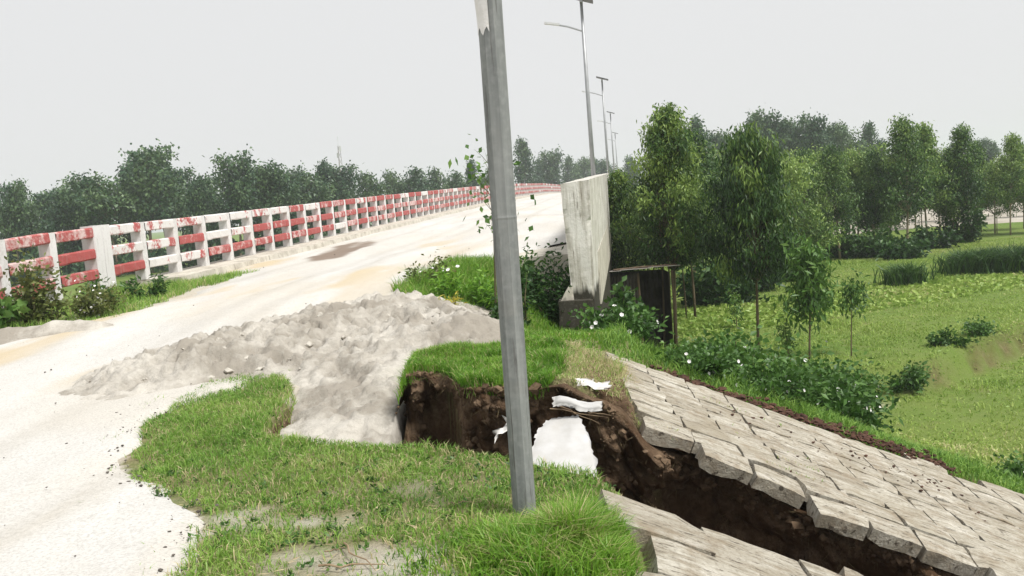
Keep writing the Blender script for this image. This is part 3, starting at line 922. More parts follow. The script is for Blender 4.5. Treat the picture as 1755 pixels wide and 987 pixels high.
for row in range(-1, 8):
    for col_ in range(0, 8):
        y = 4.22 - row * .35 + rb.normal(0, .01)
        x = .62 + (row % 2) * .16 + col_ * .50 + .02 * row + rb.normal(0, .01)
        if y + .17 > float(N_edge(x)) + .08: continue
        zc_ = slope_z(x, y) + rb.normal(0, .015) + .0
        if x < .5: continue
        o = obj('block', big_blocks[int(rb.integers(4))], None, ns)
        o.location = (x - 1.2, y - 3.6, zc_ + .2)
        o.rotation_euler = (TILT + rb.normal(0, .025), PH + rb.normal(0, .025), rb.normal(0, .03))
fb = obj('fallen_block', big_blocks[0], None, None, (1.05, 4.52, -.40)); fb.rotation_euler = (.25, .35, .3)
tag(fb, 'tilted broken slab wedge leaning inside the gully beside the near slope', 'concrete block')
fb2 = obj('fallen_block', big_blocks[2], None, None, (1.72, 4.33, -.55)); fb2.rotation_euler = (.2, .5, -.25); fb2.scale = (.5, .5, .9)
tag(fb2, 'small pale block lying in the gully at the bottom edge of the picture', 'concrete block')

# ------------------------------------------------------------------ sand heap
ctrl = np.array([
    (-5.1, 8.3, -.10), (-4.6, 9.4, -.10), (-3.6, 10.1, -.09), (-2.7, 11.0, -.09), (-1.9, 12.1, -.09), (-.6, 12.4, -.10), (.3, 11, -.12), (.35, 9.4, -.12),
    (.2, 8.2, -.1), (-.3, 8.05, -.05), (-.8, 7.6, -.02), (-1.9, 6.25, -.25), (-1.4, 5.85, -.35), (-.75, 5.9, -.55), (-2.05, 7.0, -.18), (-2.3, 7.75, -.06),
    (-2.8, 7.9, -.06), (-3.4, 7.3, -.06), (-4.4, 7.5, -.08),
    (-3.45, 8.35, .20), (-3.1, 8.45, .26), (-3.9, 8.6, .08), (-2.7, 9.0, .27), (-2.2, 9.6, .30), (-1.6, 10.3, .30), (-1.2, 11.0, .16), (-.6, 10.4, .14),
    (-.5, 9.4, .22), (-.4, 8.7, .26), (-1.4, 9.2, .16), (-1.8, 8.6, .13), (-1.2, 8.2, .16), (-1.5, 7.6, .0), (-1.05, 7.4, .06), (-1.5, 6.9, -.11), (-1.1, 6.7, -.10),
    (-1.5, 6.3, -.19), (-1.1, 6.2, -.24), (-.9, 6.6, -.2)])


def rbf_fit(c):
    d = np.linalg.norm(c[:, None, :2] - c[None, :, :2], axis=-1)
    A = np.hstack([d, np.ones((len(c), 1)), c[:, :2]])
    A = np.vstack([A, np.hstack([np.vstack([np.ones(len(c)), c[:, :2].T]), np.zeros((3, 3))])])
    return np.linalg.solve(A + 1e-9 * np.eye(len(A)), np.concatenate([c[:, 2], [0, 0, 0]]))


_w = rbf_fit(ctrl)


def sand_off(X, Y):
    d = np.sqrt((X[..., None] - ctrl[:, 0]) ** 2 + (Y[..., None] - ctrl[:, 1]) ** 2)
    return d @ _w[:len(ctrl)] + _w[-3] + _w[-2] * X + _w[-1] * Y


hx = np.arange(-5.2, .45, .028); hy = np.arange(5.7, 12.5, .028)
HX, HY = np.meshgrid(hx, hy)
off = sand_off(HX, HY)
rough_amt = (0.6 + 0.4 * smooth(HY, 7.2, 8.6)) * (.25 + .75 * np.maximum(smooth(off, -.05, .08), (HX > -1.9) * (HY < 8)))
ridged = 1 - np.abs(fbm(HX * 3.2 + .4 * fbm(HX * 2, HY * 2, 2, 3), HY * 3.2, 4, 131)) * 2.2
lump = np.maximum(0, fbm(HX * 7, HY * 7, 3, 133)) ** 1.2
cutm = 1.5 * smooth(HX, -1.0, -.88) * (1 - smooth(HY, 7.2, 7.5))
HZ = P(HY) - cutm - 0.62 * smooth(HX - K * HY, -3.2, -.9) * smooth(HY, 8.4, 11.5) * .55 + off
HZ = HZ + rough_amt * (0.08 * (ridged - .4) + .075 * lump + .055 * fbm(HX * 13, HY * 13, 4, 137))
cr1 = np.exp(-(fbm(HX * 2.6 + .5 * fbm(HX * 3, HY * 3, 3, 8), HY * 3.4, 4, 139) / .07) ** 2)
cr2 = np.exp(-(fbm(HX * 5.5, HY * 6.5 + .4 * fbm(HX * 4, HY * 4, 2, 9), 3, 145) / .10) ** 2)
HZ = HZ - rough_amt * (.075 * cr1 + .045 * cr2) * smooth(off, -.3, -.05) + .03
HZ = HZ - .6 * smooth(HX, -.12, .38) - .4 * smooth(HX, .3, .44)
sand_heap = obj('sand_heap', grid_mesh('sand_heap', HX, HY, HZ, {}), MAT['sand'])
tag(sand_heap, 'grey heap of loose dumped sand spreading from the road edge into the gully', 'sand heap')


def surf_z(x, y):
    x = np.atleast_1d(np.asarray(x, float)); y = np.atleast_1d(np.asarray(y, float))
    z, _ = terrain(x, y)
    o_ = sand_off(x, y)
    hz = P(y) - 1.5 * smooth(x, -1.0, -.88) * (1 - smooth(y, 7.2, 7.5)) - 0.62 * smooth(x - K * y, -3.2, -.9) * smooth(y, 8.4, 11.5) * .55 + o_
    inside = (x > -5.1) & (x < .4) & (y > 5.75) & (y < 12.4)
    return np.where(inside, np.maximum(z, hz), z)


def lumps(n, ptsfun, smin, smax, seed, flat=.6):
    r = np.random.default_rng(seed); b_ = MB()
    ico = np.array([[-1, 0, 0], [1, 0, 0], [0, -1, 0], [0, 1, 0], [0, 0, -1], [0, 0, 1], [.6, .6, .6], [-.6, .6, .6], [.6, -.6, .6], [-.6, -.6, .6]])
    T = [[6, 3, 7], [6, 7, 5], [5, 7, 9], [5, 9, 8], [5, 8, 6], [6, 8, 1], [6, 1, 3], [7, 3, 0], [7, 0, 9], [9, 0, 2], [9, 2, 8], [8, 2, 1], [4, 3, 1], [4, 0, 3], [4, 2, 0], [4, 1, 2]]
    for k in range(n):
        p = ptsfun(r)
        s_ = smin * (smax / smin) ** (r.random() ** 2)
        v = ico * (s_ * (1 + r.normal(0, .22, (10, 1)))) * np.array([1, r.uniform(.6, 1), flat])
        a = r.random() * 6.28; c_, q_ = math.cos(a), math.sin(a)
        v = v @ np.array([[c_, -q_, 0], [q_, c_, 0], [0, 0, 1]])
        b_.add(v + np.array([p[0], p[1], p[2] + s_ * flat * .4]), None, T, tint=r.random())
    return b_


def heap_pt(r):
    while True:
        t = r.random()
        x = -3.9 + 3.9 * t + r.normal(0, .35); y = 8.3 + 2.4 * t + r.normal(0, .7)
        if sand_off(np.array([x]), np.array([y]))[0] > 0.0 and x < .1:
            return x, y, surf_z(x, y)[0]


stuff(lumps(700, heap_pt, .008, .055, 141, .7).build('sand_clods', MAT['clod'], smooth_sh=False), 'loose grey clods scattered over the sand heap', 'clods')


def road_pt(r):
    y = r.uniform(3.6, 12) if r.random() < .7 else r.uniform(12, 26)
    u_ = r.uniform(-8, np.interp(y, [3, 4.7, 6, 9, 12], [-2.0, -2.4, -3.7, -3.2, -3.2]))
    return u_ + K * y, y, float(P(y)) + .036


_rp = road_pt


def road_pt(r):
    if r.random() < .35: return _rp(r)
    y = r.uniform(3.4, 8.5); ur = float(np.interp(y, [3.3, 3.88, 4.72, 5.2, 5.55, 6.15, 6.85, 7.6, 9], [-2.15, -2.14, -2.4, -3.0, -3.4, -3.74, -4.06, -3.6, -2.8]))
    u_ = ur - abs(r.normal(0, .22)) + .05; return u_ + K * y, y, float(P(y)) + .02


stuff(lumps(420, road_pt, .004, .014, 143).build('road_crumbs', MAT['crumb']), 'dark crumbs of gravel scattered over the pale road', 'gravel')

# earth lump by the left verge
lx = np.arange(-7.8, -4.7, .04); ly = np.arange(10.5, 13.2, .04)
LX, LY = np.meshgrid(lx, ly)
d1 = ((LX + 5.75) / .75) ** 2 + ((LY - 11.35) / .35) ** 2
d2 = ((LX + 6.8) / .6) ** 2 + ((LY - 11.3) / .3) ** 2
LZ = P(LY) - .09 + .27 * np.exp(-d1 * 1.2) + .2 * np.exp(-d2 * 1.2) + .07 * fbm(LX * 4, LY * 4, 4, 151) * np.exp(-np.minimum(d1, d2) * .6)
tag(obj('earth_mound', grid_mesh('earth_mound', LX, LY, LZ, {}), MAT['sand']), 'low grey mound of earth below the weeds at the left railing', 'earth mound')

# ------------------------------------------------------------------ grass


def in_poly(x, y, poly):
    poly = np.asarray(poly); ins = np.zeros(len(x), bool); n = len(poly)
    for k in range(n):
        x1, y1 = poly[k]; x2, y2 = poly[(k + 1) % n]
        c_ = ((y1 > y) != (y2 > y)) & (x < (x2 - x1) * (y - y1) / (y2 - y1 + 1e-12) + x1)
        ins ^= c_
    return ins


def scatter(poly, n, r, wob=0.0, seed=0):
    poly = np.asarray(poly, float); lo, hi = poly.min(0) - wob, poly.max(0) + wob
    p = lo + r.random((n, 2)) * (hi - lo)
    q = p + wob * np.stack([fbm(p[:, 0] * 3, p[:, 1] * 3, 3, seed), fbm(p[:, 0] * 3 + 9, p[:, 1] * 3, 3, seed + 1)], 1)
    return p[in_poly(q[:, 0], q[:, 1], poly)]


def grass(name, pts, h, w, lean, r, mat_, label, tintfun=None, zoff=0.0):
    z = terrain(pts[:, 0], pts[:, 1], gully=(name != 'bank_grass'))[0] + zoff
    p3 = np.column_stack([pts, z])
    n = len(p3)
    tint = r.random(n) if tintfun is None else tintfun(pts, r)
    hh = h(pts, r) if callable(h) else np.full(n, h) * r.uniform(.5, 1.2, n)
    V, Q, T, tn = blades(p3, hh, w * r.uniform(.7, 1.3, n), np.abs(r.normal(lean, .25, n)), r, tint)
    o = obj(name, mesh_from(name, V, [Q, T], tn), mat_)
    return stuff(o, label, 'grass')


lawn_poly = [(-2.75, 8.35), (-2.2, 8.25), (-1.9, 7.3), (-1.76, 6.5), (-1.45, 5.98), (-.77, 5.70), (-.11, 5.28), (.36, 4.86), (.46, 4.5), (.50, 4.1), (.42, 3.3), (.4, 2.6),
             (-1.5, 2.6), (-1.62, 3.6), (-1.64, 4.0), (-1.72, 4.6), (-2.15, 5.05), (-2.58, 5.55), (-2.78, 6.15), (-2.95, 6.85), (-2.92, 7.65)]
r = np.random.default_rng(301)
lp = scatter(lawn_poly, 150000, r, .13, 303)
patch = fbm(lp[:, 0] * 1.3, lp[:, 1] * 1.3, 4, 61)
thin = smooth(patch, .05, .42) * (1 - smooth(lp[:, 1], 4.3, 5.2)) + .55 * smooth(fbm(lp[:, 0] * 2.1, lp[:, 1] * 2.1, 3, 307), .05, .5)
inner = 1 - smooth(lp[:, 0] + 0.36 * lp[:, 1], -.9, .1) * 0
lp = lp[r.random(len(lp)) > np.clip(thin * .95, 0, .95)]


def lawn_h(p, r_):
    clump = fbm(p[:, 0] * 3.5, p[:, 1] * 3.5, 3, 311)
    return (.035 + .028 * np.clip(clump + .35, 0, 1.4)) * r_.uniform(.5, 1.35, len(p)) + .02 * smooth(p[:, 1] - N_edge(p[:, 0]), -.3, 0)


def lawn_t(p, r_):
    t = .5 + .42 * fbm(p[:, 0] * 2.4, p[:, 1] * 2.4, 4, 313) + r_.normal(0, .17, len(p))
    dry = r_.random(len(p)) < .10 + .25 * smooth(fbm(p[:, 0] * 1.7, p[:, 1] * 1.7, 3, 317), .0, .4)
    return np.clip(np.where(dry, 1.15 + .1 * r_.random(len(p)), t), 0, 1.3)


_near = scatter(np.array([(-3.5, 8.6), (-1.9, 8.6), (-1.9, 5.0), (-1.3, 4.6), (-1.3, 2.6), (-1.95, 2.6), (-1.95, 4.4), (-3.0, 5.3), (-3.3, 6.8)]), 13000, r, .25, 305)
_fr = fbm(_near[:, 0] * 3.1, _near[:, 1] * 3.1, 3, 309)
lp = np.vstack([lp, _near[_fr > .18]])
grass('lawn_grass', lp, lawn_h, .0055, .75, r, MAT['grass'], 'short green lawn grass on the near shoulder around the pole', lawn_t)

def tuft_t(p, r_):
    t = .5 + .4 * fbm(p[:, 0] * 5, p[:, 1] * 5, 3, 314) + r_.normal(0, .2, len(p))
    return np.where(r_.random(len(p)) < .09, 1.3, np.clip(t, 0, 1.0))


# tall tuft round the pole foot
tc = r.normal(0, 1, (9000, 2)) * np.array([.24, .17]) + np.array([.05, 3.80])
tc2 = r.normal(0, 1, (5000, 2)) * np.array([.12, .16]) + np.array([.27, 3.85])
tp = np.vstack([tc, tc2]); tp = tp[(tp[:, 0] < .46)]
grass('tall_grass_tuft', tp, lambda p, q: (.05 + (.12 + .12 * np.clip(fbm(p[:, 0] * 5, p[:, 1] * 5, 3, 319), -.6, 1)) * np.exp(-((p[:, 0] - .1) / .45) ** 2) * (1 - .75 * smooth(p[:, 1], 3.9, 4.15) * (np.abs(p[:, 0] + .02) < .2))) * q.uniform(.45, 1.2, len(p)), .0062, .62, r, MAT['tuft'],
      'bright tall grass tuft growing around the foot of the steel pole', tuft_t)

wp = scatter(lawn_poly, 700, r, .1, 345); wp = np.repeat(wp, 9, 0) + r.normal(0, .018, (len(wp) * 9, 2))
wz = terrain(wp[:, 0], wp[:, 1])[0] + .012
V, Q, tn = leaf_arrays(np.column_stack([wp, wz]), np.column_stack([r.normal(0, 1, len(wp)), r.normal(0, 1, len(wp)), np.abs(r.normal(.5, .3, len(wp)))]), r.uniform(.02, .045, len(wp)), r.uniform(.010, .02, len(wp)), r)
stuff(obj('lawn_weeds', mesh_from('lawn_weeds', V, Q, tn), MAT['bush']), 'tiny broad-leaved weeds mixed into the lawn', 'weeds')
ds = scatter(lawn_poly, 2600, r, .1, 347); dz_ = terrain(ds[:, 0], ds[:, 1])[0] + .015
V, Q, tn = leaf_arrays(np.column_stack([ds, dz_]), np.column_stack([r.normal(0, 1, len(ds)), r.normal(0, 1, len(ds)), np.abs(r.normal(.1, .15, len(ds)))]), r.uniform(.03, .10, len(ds)), np.full(len(ds), .004), r)
stuff(obj('dry_straw', mesh_from('dry_straw', V, Q, tn), MAT['straw']), 'dry straw strewn over the lawn', 'straw')
bank_poly = [(-.97, 6.35), (-.78, 6.55), (-.58, 6.5), (-.46, 6.0), (-.1, 5.9), (.2, 5.8), (.26, 6.2), (.36, 6.6), (.5, 7.1), (.3, 7.5), (-.5, 7.9), (-.98, 7.6)]
bp_ = scatter(bank_poly, 52000, r, .06, 321)
bz_ = terrain(bp_[:, 0], bp_[:, 1], gully=False)[0]
bp_ = bp_[(bz_ > -1) & (bp_[:, 1] > F_edge(bp_[:, 0]) + 0.07 * fbm(bp_[:, 0] * 4, F_edge(bp_[:, 0]) * 1.2, 3, 31) - .012) & (bp_[:, 0] > -.93)]


def bank_h(p, r_):
    return (.065 + .07 * np.clip(fbm(p[:, 0] * 3, p[:, 1] * 3, 3, 323) + .2, 0, 1) - .03 * smooth(p[:, 0], .3, .6)) * r_.uniform(.5, 1.25, len(p))


grass('bank_grass', bp_, bank_h, .0065, .6, r, MAT['tuft'], 'bright green grass capping the earth bank beyond the gully', tuft_t, -.005)
dp_ = scatter([(.15, 5.85), (.5, 5.85), (.9, 5.95), (1.0, 7.4), (.5, 7.5), (.25, 6.3)], 9000, r, .05, 325)
grass('dry_bank_grass', dp_, lambda p, q: (.04 + .05 * smooth(p[:, 1], 6.4, 7)) * q.uniform(.4, 1.4, len(p)), .005, 1.0, r, MAT['grass'], 'thin dry grass on the bare earth around the small sacks', lambda p, q: np.where(q.random(len(p)) < .6, 1.2, .6), -.005)
ep_ = scatter([(.85, 7.5), (1.6, 7.7), (3, 7.95), (4.6, 8.15), (6.5, 8.4), (7.5, 9.6), (5, 10.2), (3, 10), (1.2, 9.8), (.8, 8.5)], 30000, r, .1, 327)
grass('slope_edge_grass', ep_, lambda p, q: (.08 + .16 * np.clip(fbm(p[:, 0] * 1.6, p[:, 1] * 1.6, 3, 329) + .2, 0, 1)) * q.uniform(.4, 1.2, len(p)), .010, .6, r, MAT['grass'], 'rough grass along the far edge of the paved slope')
jp_ = np.column_stack([r.uniform(.8, 2.2, 900), 0 * r.random(900)]); jp_[:, 1] = 5.98 + .235 * r.integers(0, 7, 900) - .117 + r.normal(0, .012, 900)
jc_ = fbm(jp_[:, 0] * 3, jp_[:, 1] * 3, 2, 335) > .12
jp_ = jp_[jc_]
jz = np.array([slope_z(a_, b2_) for a_, b2_ in jp_]) - .01
V, Q, T, tn = blades(np.column_stack([jp_, jz]), r.uniform(.015, .045, len(jp_)), np.full(len(jp_), .005), np.abs(r.normal(.8, .2, len(jp_))), r, np.where(r.random(len(jp_)) < .5, 1.2, .5))
stuff(obj('joint_grass', mesh_from('joint_grass', V, [Q, T], tn), MAT['grass']), 'tiny grass wisps growing in the joints of the paved slope', 'grass')
# dead roots and thatch hanging from the lip of the bank
rp = np.column_stack([r.uniform(-.97, .7, 700), np.zeros(700)])
rp[:, 1] = F_edge(rp[:, 0]) + .02 + r.normal(0, .02, 700)
zt = terrain(rp[:, 0], rp[:, 1] + .07)[0]
hp = np.column_stack([rp, zt - r.random(700) ** 3 * .2])
dr = np.column_stack([r.normal(0, .6, 700), -np.abs(r.normal(.3, .3, 700)), r.normal(-.75, .5, 700)])
V, Q, tn = leaf_arrays(hp, dr, r.uniform(.02, .08, 700), np.full(700, .003), r)
stuff(obj('dead_thatch', mesh_from('dead_thatch', V, Q, tn), MAT['dead_grass']), 'dry roots and thatch hanging over the lip of the earth bank', 'dry grass')

sh_poly = [(-1.75, 12.6), (-1.3, 11.2), (-.9, 10.7), (-.2, 10.2), (.05, 9.0), (.3, 8.0), (1.0, 8.0), (1.15, 10), (1.1, 13.6), (.6, 14.6), (-.4, 16.5), (-1.0, 16)]
sp_ = scatter(sh_poly, 60000, r, .2, 331)
grass('shoulder_grass', sp_, lambda p, q: (.05 + smooth(p[:, 1], 8.5, 11) * (.13 + .18 * np.clip(fbm(p[:, 0] * 1.2, p[:, 1] * 1.2, 3, 333) + .2, 0, 1))) * q.uniform(.4, 1.2, len(p)), .009, .55, r, MAT['tuft'],
      'unmown green grass on the shoulder left of the concrete wing wall')

vg_poly = [(-9, 9.5), (-7.2, 11.2), (-6.3, 11.5), (-5.35, 12.0), (-5.4, 13.2), (-5.45, 15.2), (-5.0, 17.6), (-6.2, 17.2), (-7.0, 15.2), (-7.7, 11)]
vp = scatter(vg_poly, 42000, r, .2, 341)
grass('verge_grass', vp, lambda p, q: (.10 + .20 * np.clip(fbm(p[:, 0] * 1.4, p[:, 1] * 1.4, 3, 343) + .3, 0, 1) * (1 - .6 * smooth(p[:, 1], 15, 17))) * q.uniform(.4, 1.2, len(p)), .010, .5, r, MAT['grass'],
      'weedy grass verge along the foot of the left railing')

# field weeds: leafy patches on the lower fields
fpts = np.column_stack([r.uniform(3.5, 30, 60000), r.uniform(10.5, 46, 60000)])
keep = (fpts[:, 0] / fpts[:, 1] < .66) & (fpts[:, 0] - K * fpts[:, 1] > 1.4)
keep &= (fpts[:, 0] > 5.4) | (fpts[:, 1] > 17)
dens = .25 + .8 * smooth(fbm(fpts[:, 0] * .5, fpts[:, 1] * .5, 3, 351), -.1, .5)
crop = ((fpts[:, 1] - .33 * fpts[:, 0] > 24.5) & (fpts[:, 1] - .33 * fpts[:, 0] < 30))
dens = np.where(crop, 1.0, dens * .8)
fpts = fpts[keep & (r.random(len(fpts)) < dens)]
fcrop = ((fpts[:, 1] - .33 * fpts[:, 0] > 24.5) & (fpts[:, 1] - .33 * fpts[:, 0] < 30))
rep = 2
pp = np.repeat(fpts, rep, 0) + r.normal(0, .05, (len(fpts) * rep, 2))
fc = np.repeat(fcrop, rep)
z = terrain(pp[:, 0], pp[:, 1])[0]
dirs = np.column_stack([r.normal(0, .7, len(pp)), r.normal(0, .7, len(pp)), np.abs(r.normal(.25, .2, len(pp)))])
Lf = np.where(fc, r.uniform(.10, .28, len(pp)), r.uniform(.04, .12, len(pp)))
V, Q, tn = leaf_arrays(np.column_stack([pp, z]), dirs, Lf, Lf * np.where(fc, .5, .4), r, np.clip(.4 + .35 * fbm(pp[:, 0] * .4, pp[:, 1] * .4, 3, 353) + r.normal(0, .2, len(pp)), 0, 1.2), .2)
fq = np.column_stack([r.uniform(3.5, 34, 280000), r.uniform(10.5, 50, 280000)])
fq = fq[(fq[:, 0] / fq[:, 1] < .68) & (fq[:, 0] - K * fq[:, 1] > 1.2)]
fq = fq[r.random(len(fq)) < .25 + .75 * smooth(fbm(fq[:, 0] * .8, fq[:, 1] * .8, 4, 355), -.2, .4)]
grass('field_grass', fq, lambda p, q: (.06 + .10 * np.clip(fbm(p[:, 0] * .6, p[:, 1] * .6, 3, 357) + .3, 0, 1)) * q.uniform(.5, 1.3, len(p)), .022, .8, r, MAT['field'], 'yellow-green field grass below the embankment', lambda p, q: np.clip(.55 + .5 * fbm(p[:, 0] * .35, p[:, 1] * .6, 3, 359) + q.normal(0, .2, len(p)), 0, 1.3))
stuff(obj('field_weeds', mesh_from('field_weeds', V, Q, tn), MAT['field']), 'low leafy crop and weeds covering the fields below the embankment', 'weeds')

# ------------------------------------------------------------------ shrubs


def shrub(name, label, cat, loc, rx, ry_, h, n, L, W, mat_, seed, flowers=0, fl_size=.03, top=.5, group=None, upright=.3):
    r_ = np.random.default_rng(seed)
    root = empty(name, loc)
    tag(root, label, cat, group)
    ns_ = max(4, int(n / 260))
    b_ = MB(); tips = []
    for k in range(ns_):
        a = r_.random() * 6.28; q = math.sqrt(r_.random()) * .95
        e = np.array([math.cos(a) * rx * q, math.sin(a) * ry_ * q, h * (1 - .55 * q * q) * r_.uniform(.55, 1.05)])
        s0 = np.array([e[0] * .35, e[1] * .35, -.05])
        m_ = (s0 + e) / 2 + r_.normal(0, .05 * h, 3)
        b_.tube([s0, m_, e], [.012 * h + .004, .008 * h + .003, .003], 5)
        tips.append((s0, m_, e))
    b_.build('stem', MAT['stem'], root)
    pts = []; per = n // ns_ + 1
    for (s0, m_, e) in tips:
        t = r_.random(per) ** .7
        c_ = (1 - t)[:, None] ** 2 * s0 + 2 * (t * (1 - t))[:, None] * m_ + (t ** 2)[:, None] * e
        pts.append(c_ + r_.normal(0, 1, (per, 3)) * np.array([rx, ry_, h * .8]) * (.10 + .12 * t)[:, None])
    pts = np.vstack(pts)[:n]
    pts[:, 2] = np.maximum(pts[:, 2], .0)
    d = np.column_stack([pts[:, 0] / rx * .6, pts[:, 1] / ry_ * .6, np.full(len(pts), upright)]) + r_.normal(0, .6, (len(pts), 3))
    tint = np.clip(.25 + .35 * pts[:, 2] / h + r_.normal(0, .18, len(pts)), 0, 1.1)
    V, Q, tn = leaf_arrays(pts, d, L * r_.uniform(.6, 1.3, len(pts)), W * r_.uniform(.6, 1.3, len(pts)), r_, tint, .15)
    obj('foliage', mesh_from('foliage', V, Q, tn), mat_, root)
    for k in range(flowers):
        p = pts[int(r_.integers(len(pts)))].copy()
        out_ = unit(p * np.array([1, 1, .6]) + np.array([0, -.3 * ry_, .25 * h]))
        p = p + out_ * np.array([rx, ry_, h]) * .16
        fb_ = MB(); a0 = r_.random() * 6.28
        ax1 = unit(np.cross(out_, [0, 0, 1.01])); ax2 = np.cross(out_, ax1)
        for q in range(5):
            a = a0 + q * 1.2566
            dv = math.cos(a) * ax1 + math.sin(a) * ax2
            sv = -math.sin(a) * ax1 + math.cos(a) * ax2
            fb_.add([(0, 0, 0), dv * fl_size * .7 + sv * fl_size * .5 + out_ * fl_size * .35, dv * fl_size + out_ * fl_size * .45, dv * fl_size * .7 - sv * fl_size * .5 + out_ * fl_size * .35], [[0, 1, 2, 3]])
        fb_.build('flower', MAT['petal'], root, p)
    return root


def G(x, y): return (x, y, float(surf_z(x, y)[0]))


SH = shrub
SH('white_flowered_bush', 'white-flowered leafy bush at the foot of the concrete wing wall', 'bush', G(1.1, 9.9), .5, .45, .34, 2400, .08, .04, MAT['bush'], 401, 26, .026)
SH('white_flowered_bush', 'broad white-flowered bush between wing wall and slope, left half', 'bush', G(2.45, 10.6), .95, .8, .62, 4200, .10, .055, MAT['bush'], 402, 40, .024)
SH('white_flowered_bush', 'broad white-flowered bush spilling over the slope far edge, right half', 'bush', G(3.3, 10.6), 1.0, .9, .72, 4600, .10, .055, MAT['bush'], 403, 55, .024)
SH('white_flowered_bush', 'low white-flowered bush at the lower end of the brown debris strip', 'bush', G(4.0, 11.0), .7, .8, .62, 2600, .09, .05, MAT['bush'], 404, 30, .022)
SH('white_flowered_bush', 'white-flowered bush at the right border below the field', 'bush', G(6.75, 11.7), .75, .6, .62, 2600, .09, .05, MAT['bush'], 405, 40, .022)
SH('broad_leaved_bush', 'dark broad-leaved bush in front of the shed opening', 'bush', G(1.78, 14.4), .34, .4, .7, 800, .14, .09, MAT['darkbush'], 406, 6, .05)
SH('round_bush', 'dark rounded bush against the left side of the wing wall', 'bush', G(.62, 14.4), .52, .4, 1.2, 3600, .11, .045, MAT['darkbush'], 407)
SH('round_bush', 'smaller dark bush left of the rounded one at the road edge', 'bush', G(.12, 14.6), .4, .35, .7, 1600, .10, .04, MAT['bush'], 463)
SH('weed_clump', 'leafy weed clump at the road edge left of the pole', 'weeds', G(-.75, 12.2), .45, .4, .45, 1300, .10, .03, MAT['tuft'], 408, 4, .03)
SH('weed_clump', 'tall weed clump close behind the pole on its left', 'weeds', G(-.3, 12.0), .4, .4, .6, 1300, .10, .03, MAT['tuft'], 409)
SH('weed_clump', 'greyish seeded weeds at the road corner below the bridge', 'weeds', G(-1.15, 12.9), .35, .3, .5, 500, .09, .03, MAT['bramble'], 410, 10, .02)
SH('yellow_plant', 'small yellow-leaved plant in the grass left of the pole', 'plant', G(-.83, 11.0), .16, .15, .2, 80, .11, .022, MAT['yellow'], 411)
SH('low_bush', 'small dark green bush touching the pole at the sand edge', 'bush', G(-.05, 9.4), .28, .25, .4, 600, .09, .05, MAT['darkbush'], 412)
SH('bramble_bush', 'brownish bramble climbing the red rails at the left border', 'bush', G(-6.75, 12.05), .62, .3, 1.0, 1500, .085, .05, MAT['bramble'], 413, 6, .025)
SH('broad_leaved_bush', 'bright broad-leaved bush at the left picture border', 'bush', G(-6.95, 11.65), .3, .25, .62, 260, .15, .12, MAT['bush'], 414, 2, .03)
SH('flowering_weeds', 'white-dotted flowering weeds below the double railing post', 'weeds', G(-5.95, 12.6), .55, .35, .48, 1500, .075, .03, MAT['bramble'], 415, 26, .018)
SH('weed_clump', 'green upright weed clump right of the double railing post', 'weeds', G(-5.95, 14.3), .3, .25, .5, 600, .11, .035, MAT['bush'], 416, 2, .02)
SH('weed_clump', 'weed clump between the first two railing posts', 'weeds', G(-6.45, 13.3), .35, .25, .55, 600, .10, .04, MAT['bush'], 417, 3, .02)

SH('low_bush', 'low leafy weeds on the debris edge between bank and flowering bush', 'bush', G(1.7, 8.7), .5, .4, .32, 1500, .07, .035, MAT['bush'], 461, 8, .02)
SH('low_bush', 'low leafy weeds overhanging the middle of the brown debris strip', 'bush', G(2.6, 8.9), .55, .45, .42, 1900, .08, .04, MAT['bush'], 462, 14, .02)
# field shrubs
for (nm, lab, px, py, dz, rx, h, n_, mt, sd_) in [
    ('field_shrub', 'yellow-green shrub at the field edge below the two thin saplings', 1440, 645, -3.1, .85, .55, 1200, 'bush', 421),
    ('field_shrub', 'rounded shrub on the low earth step in the field', 1552, 640, -3.2, .6, .55, 900, 'bush', 422),
    ('field_shrub', 'dark low shrub in the ditch right of the flowering bushes', 1365, 655, -3.1, .8, .5, 1200, 'darkbush', 423),
    ('field_shrub', 'small weed bush on the field just above the paved slope', 1475, 742, -3.3, .45, .3, 600, 'darkbush', 424),
    ('field_shrub', 'low shrub on the earth step near the right border', 1690, 585, -3.2, .6, .4, 800, 'bush', 426),
    ('field_shrub', 'tiny shrub on the earth step right of the bare soil', 1628, 600, -3.2, .45, .35, 600, 'bush', 427),
    ('field_shrub', 'leafy shrub in the light crop strip behind the saplings', 1395, 525, -3.0, .9, .6, 1000, 'bush', 425),
]:
    p = at(px, py, z=dz)
    SH(nm, lab, 'bush', G(p[0], p[1]), rx, rx * .8, h, n_, .13, .06, MAT[mt], sd_)

# ------------------------------------------------------------------ reed clumps (long arching leaves)


def reed(name, label, loc, rx, ry_, h, n, seed, w=.05, mat_='darkbush'):
    r_ = np.random.default_rng(seed)
    p = np.column_stack([r_.normal(0, .45, n) * rx, r_.normal(0, .45, n) * ry_, np.zeros(n)])
    hh = h * r_.uniform(.6, 1.1, n)
    V, Q, T, tn = blades(p, hh, np.full(n, w), np.abs(r_.normal(.7, .25, n)), r_, np.clip(r_.normal(.5, .22, n), 0, 1))
    o = obj(name, mesh_from(name, V, [Q, T], tn), MAT[mat_], None, loc)
    return tag(o, label, 'grass clump')


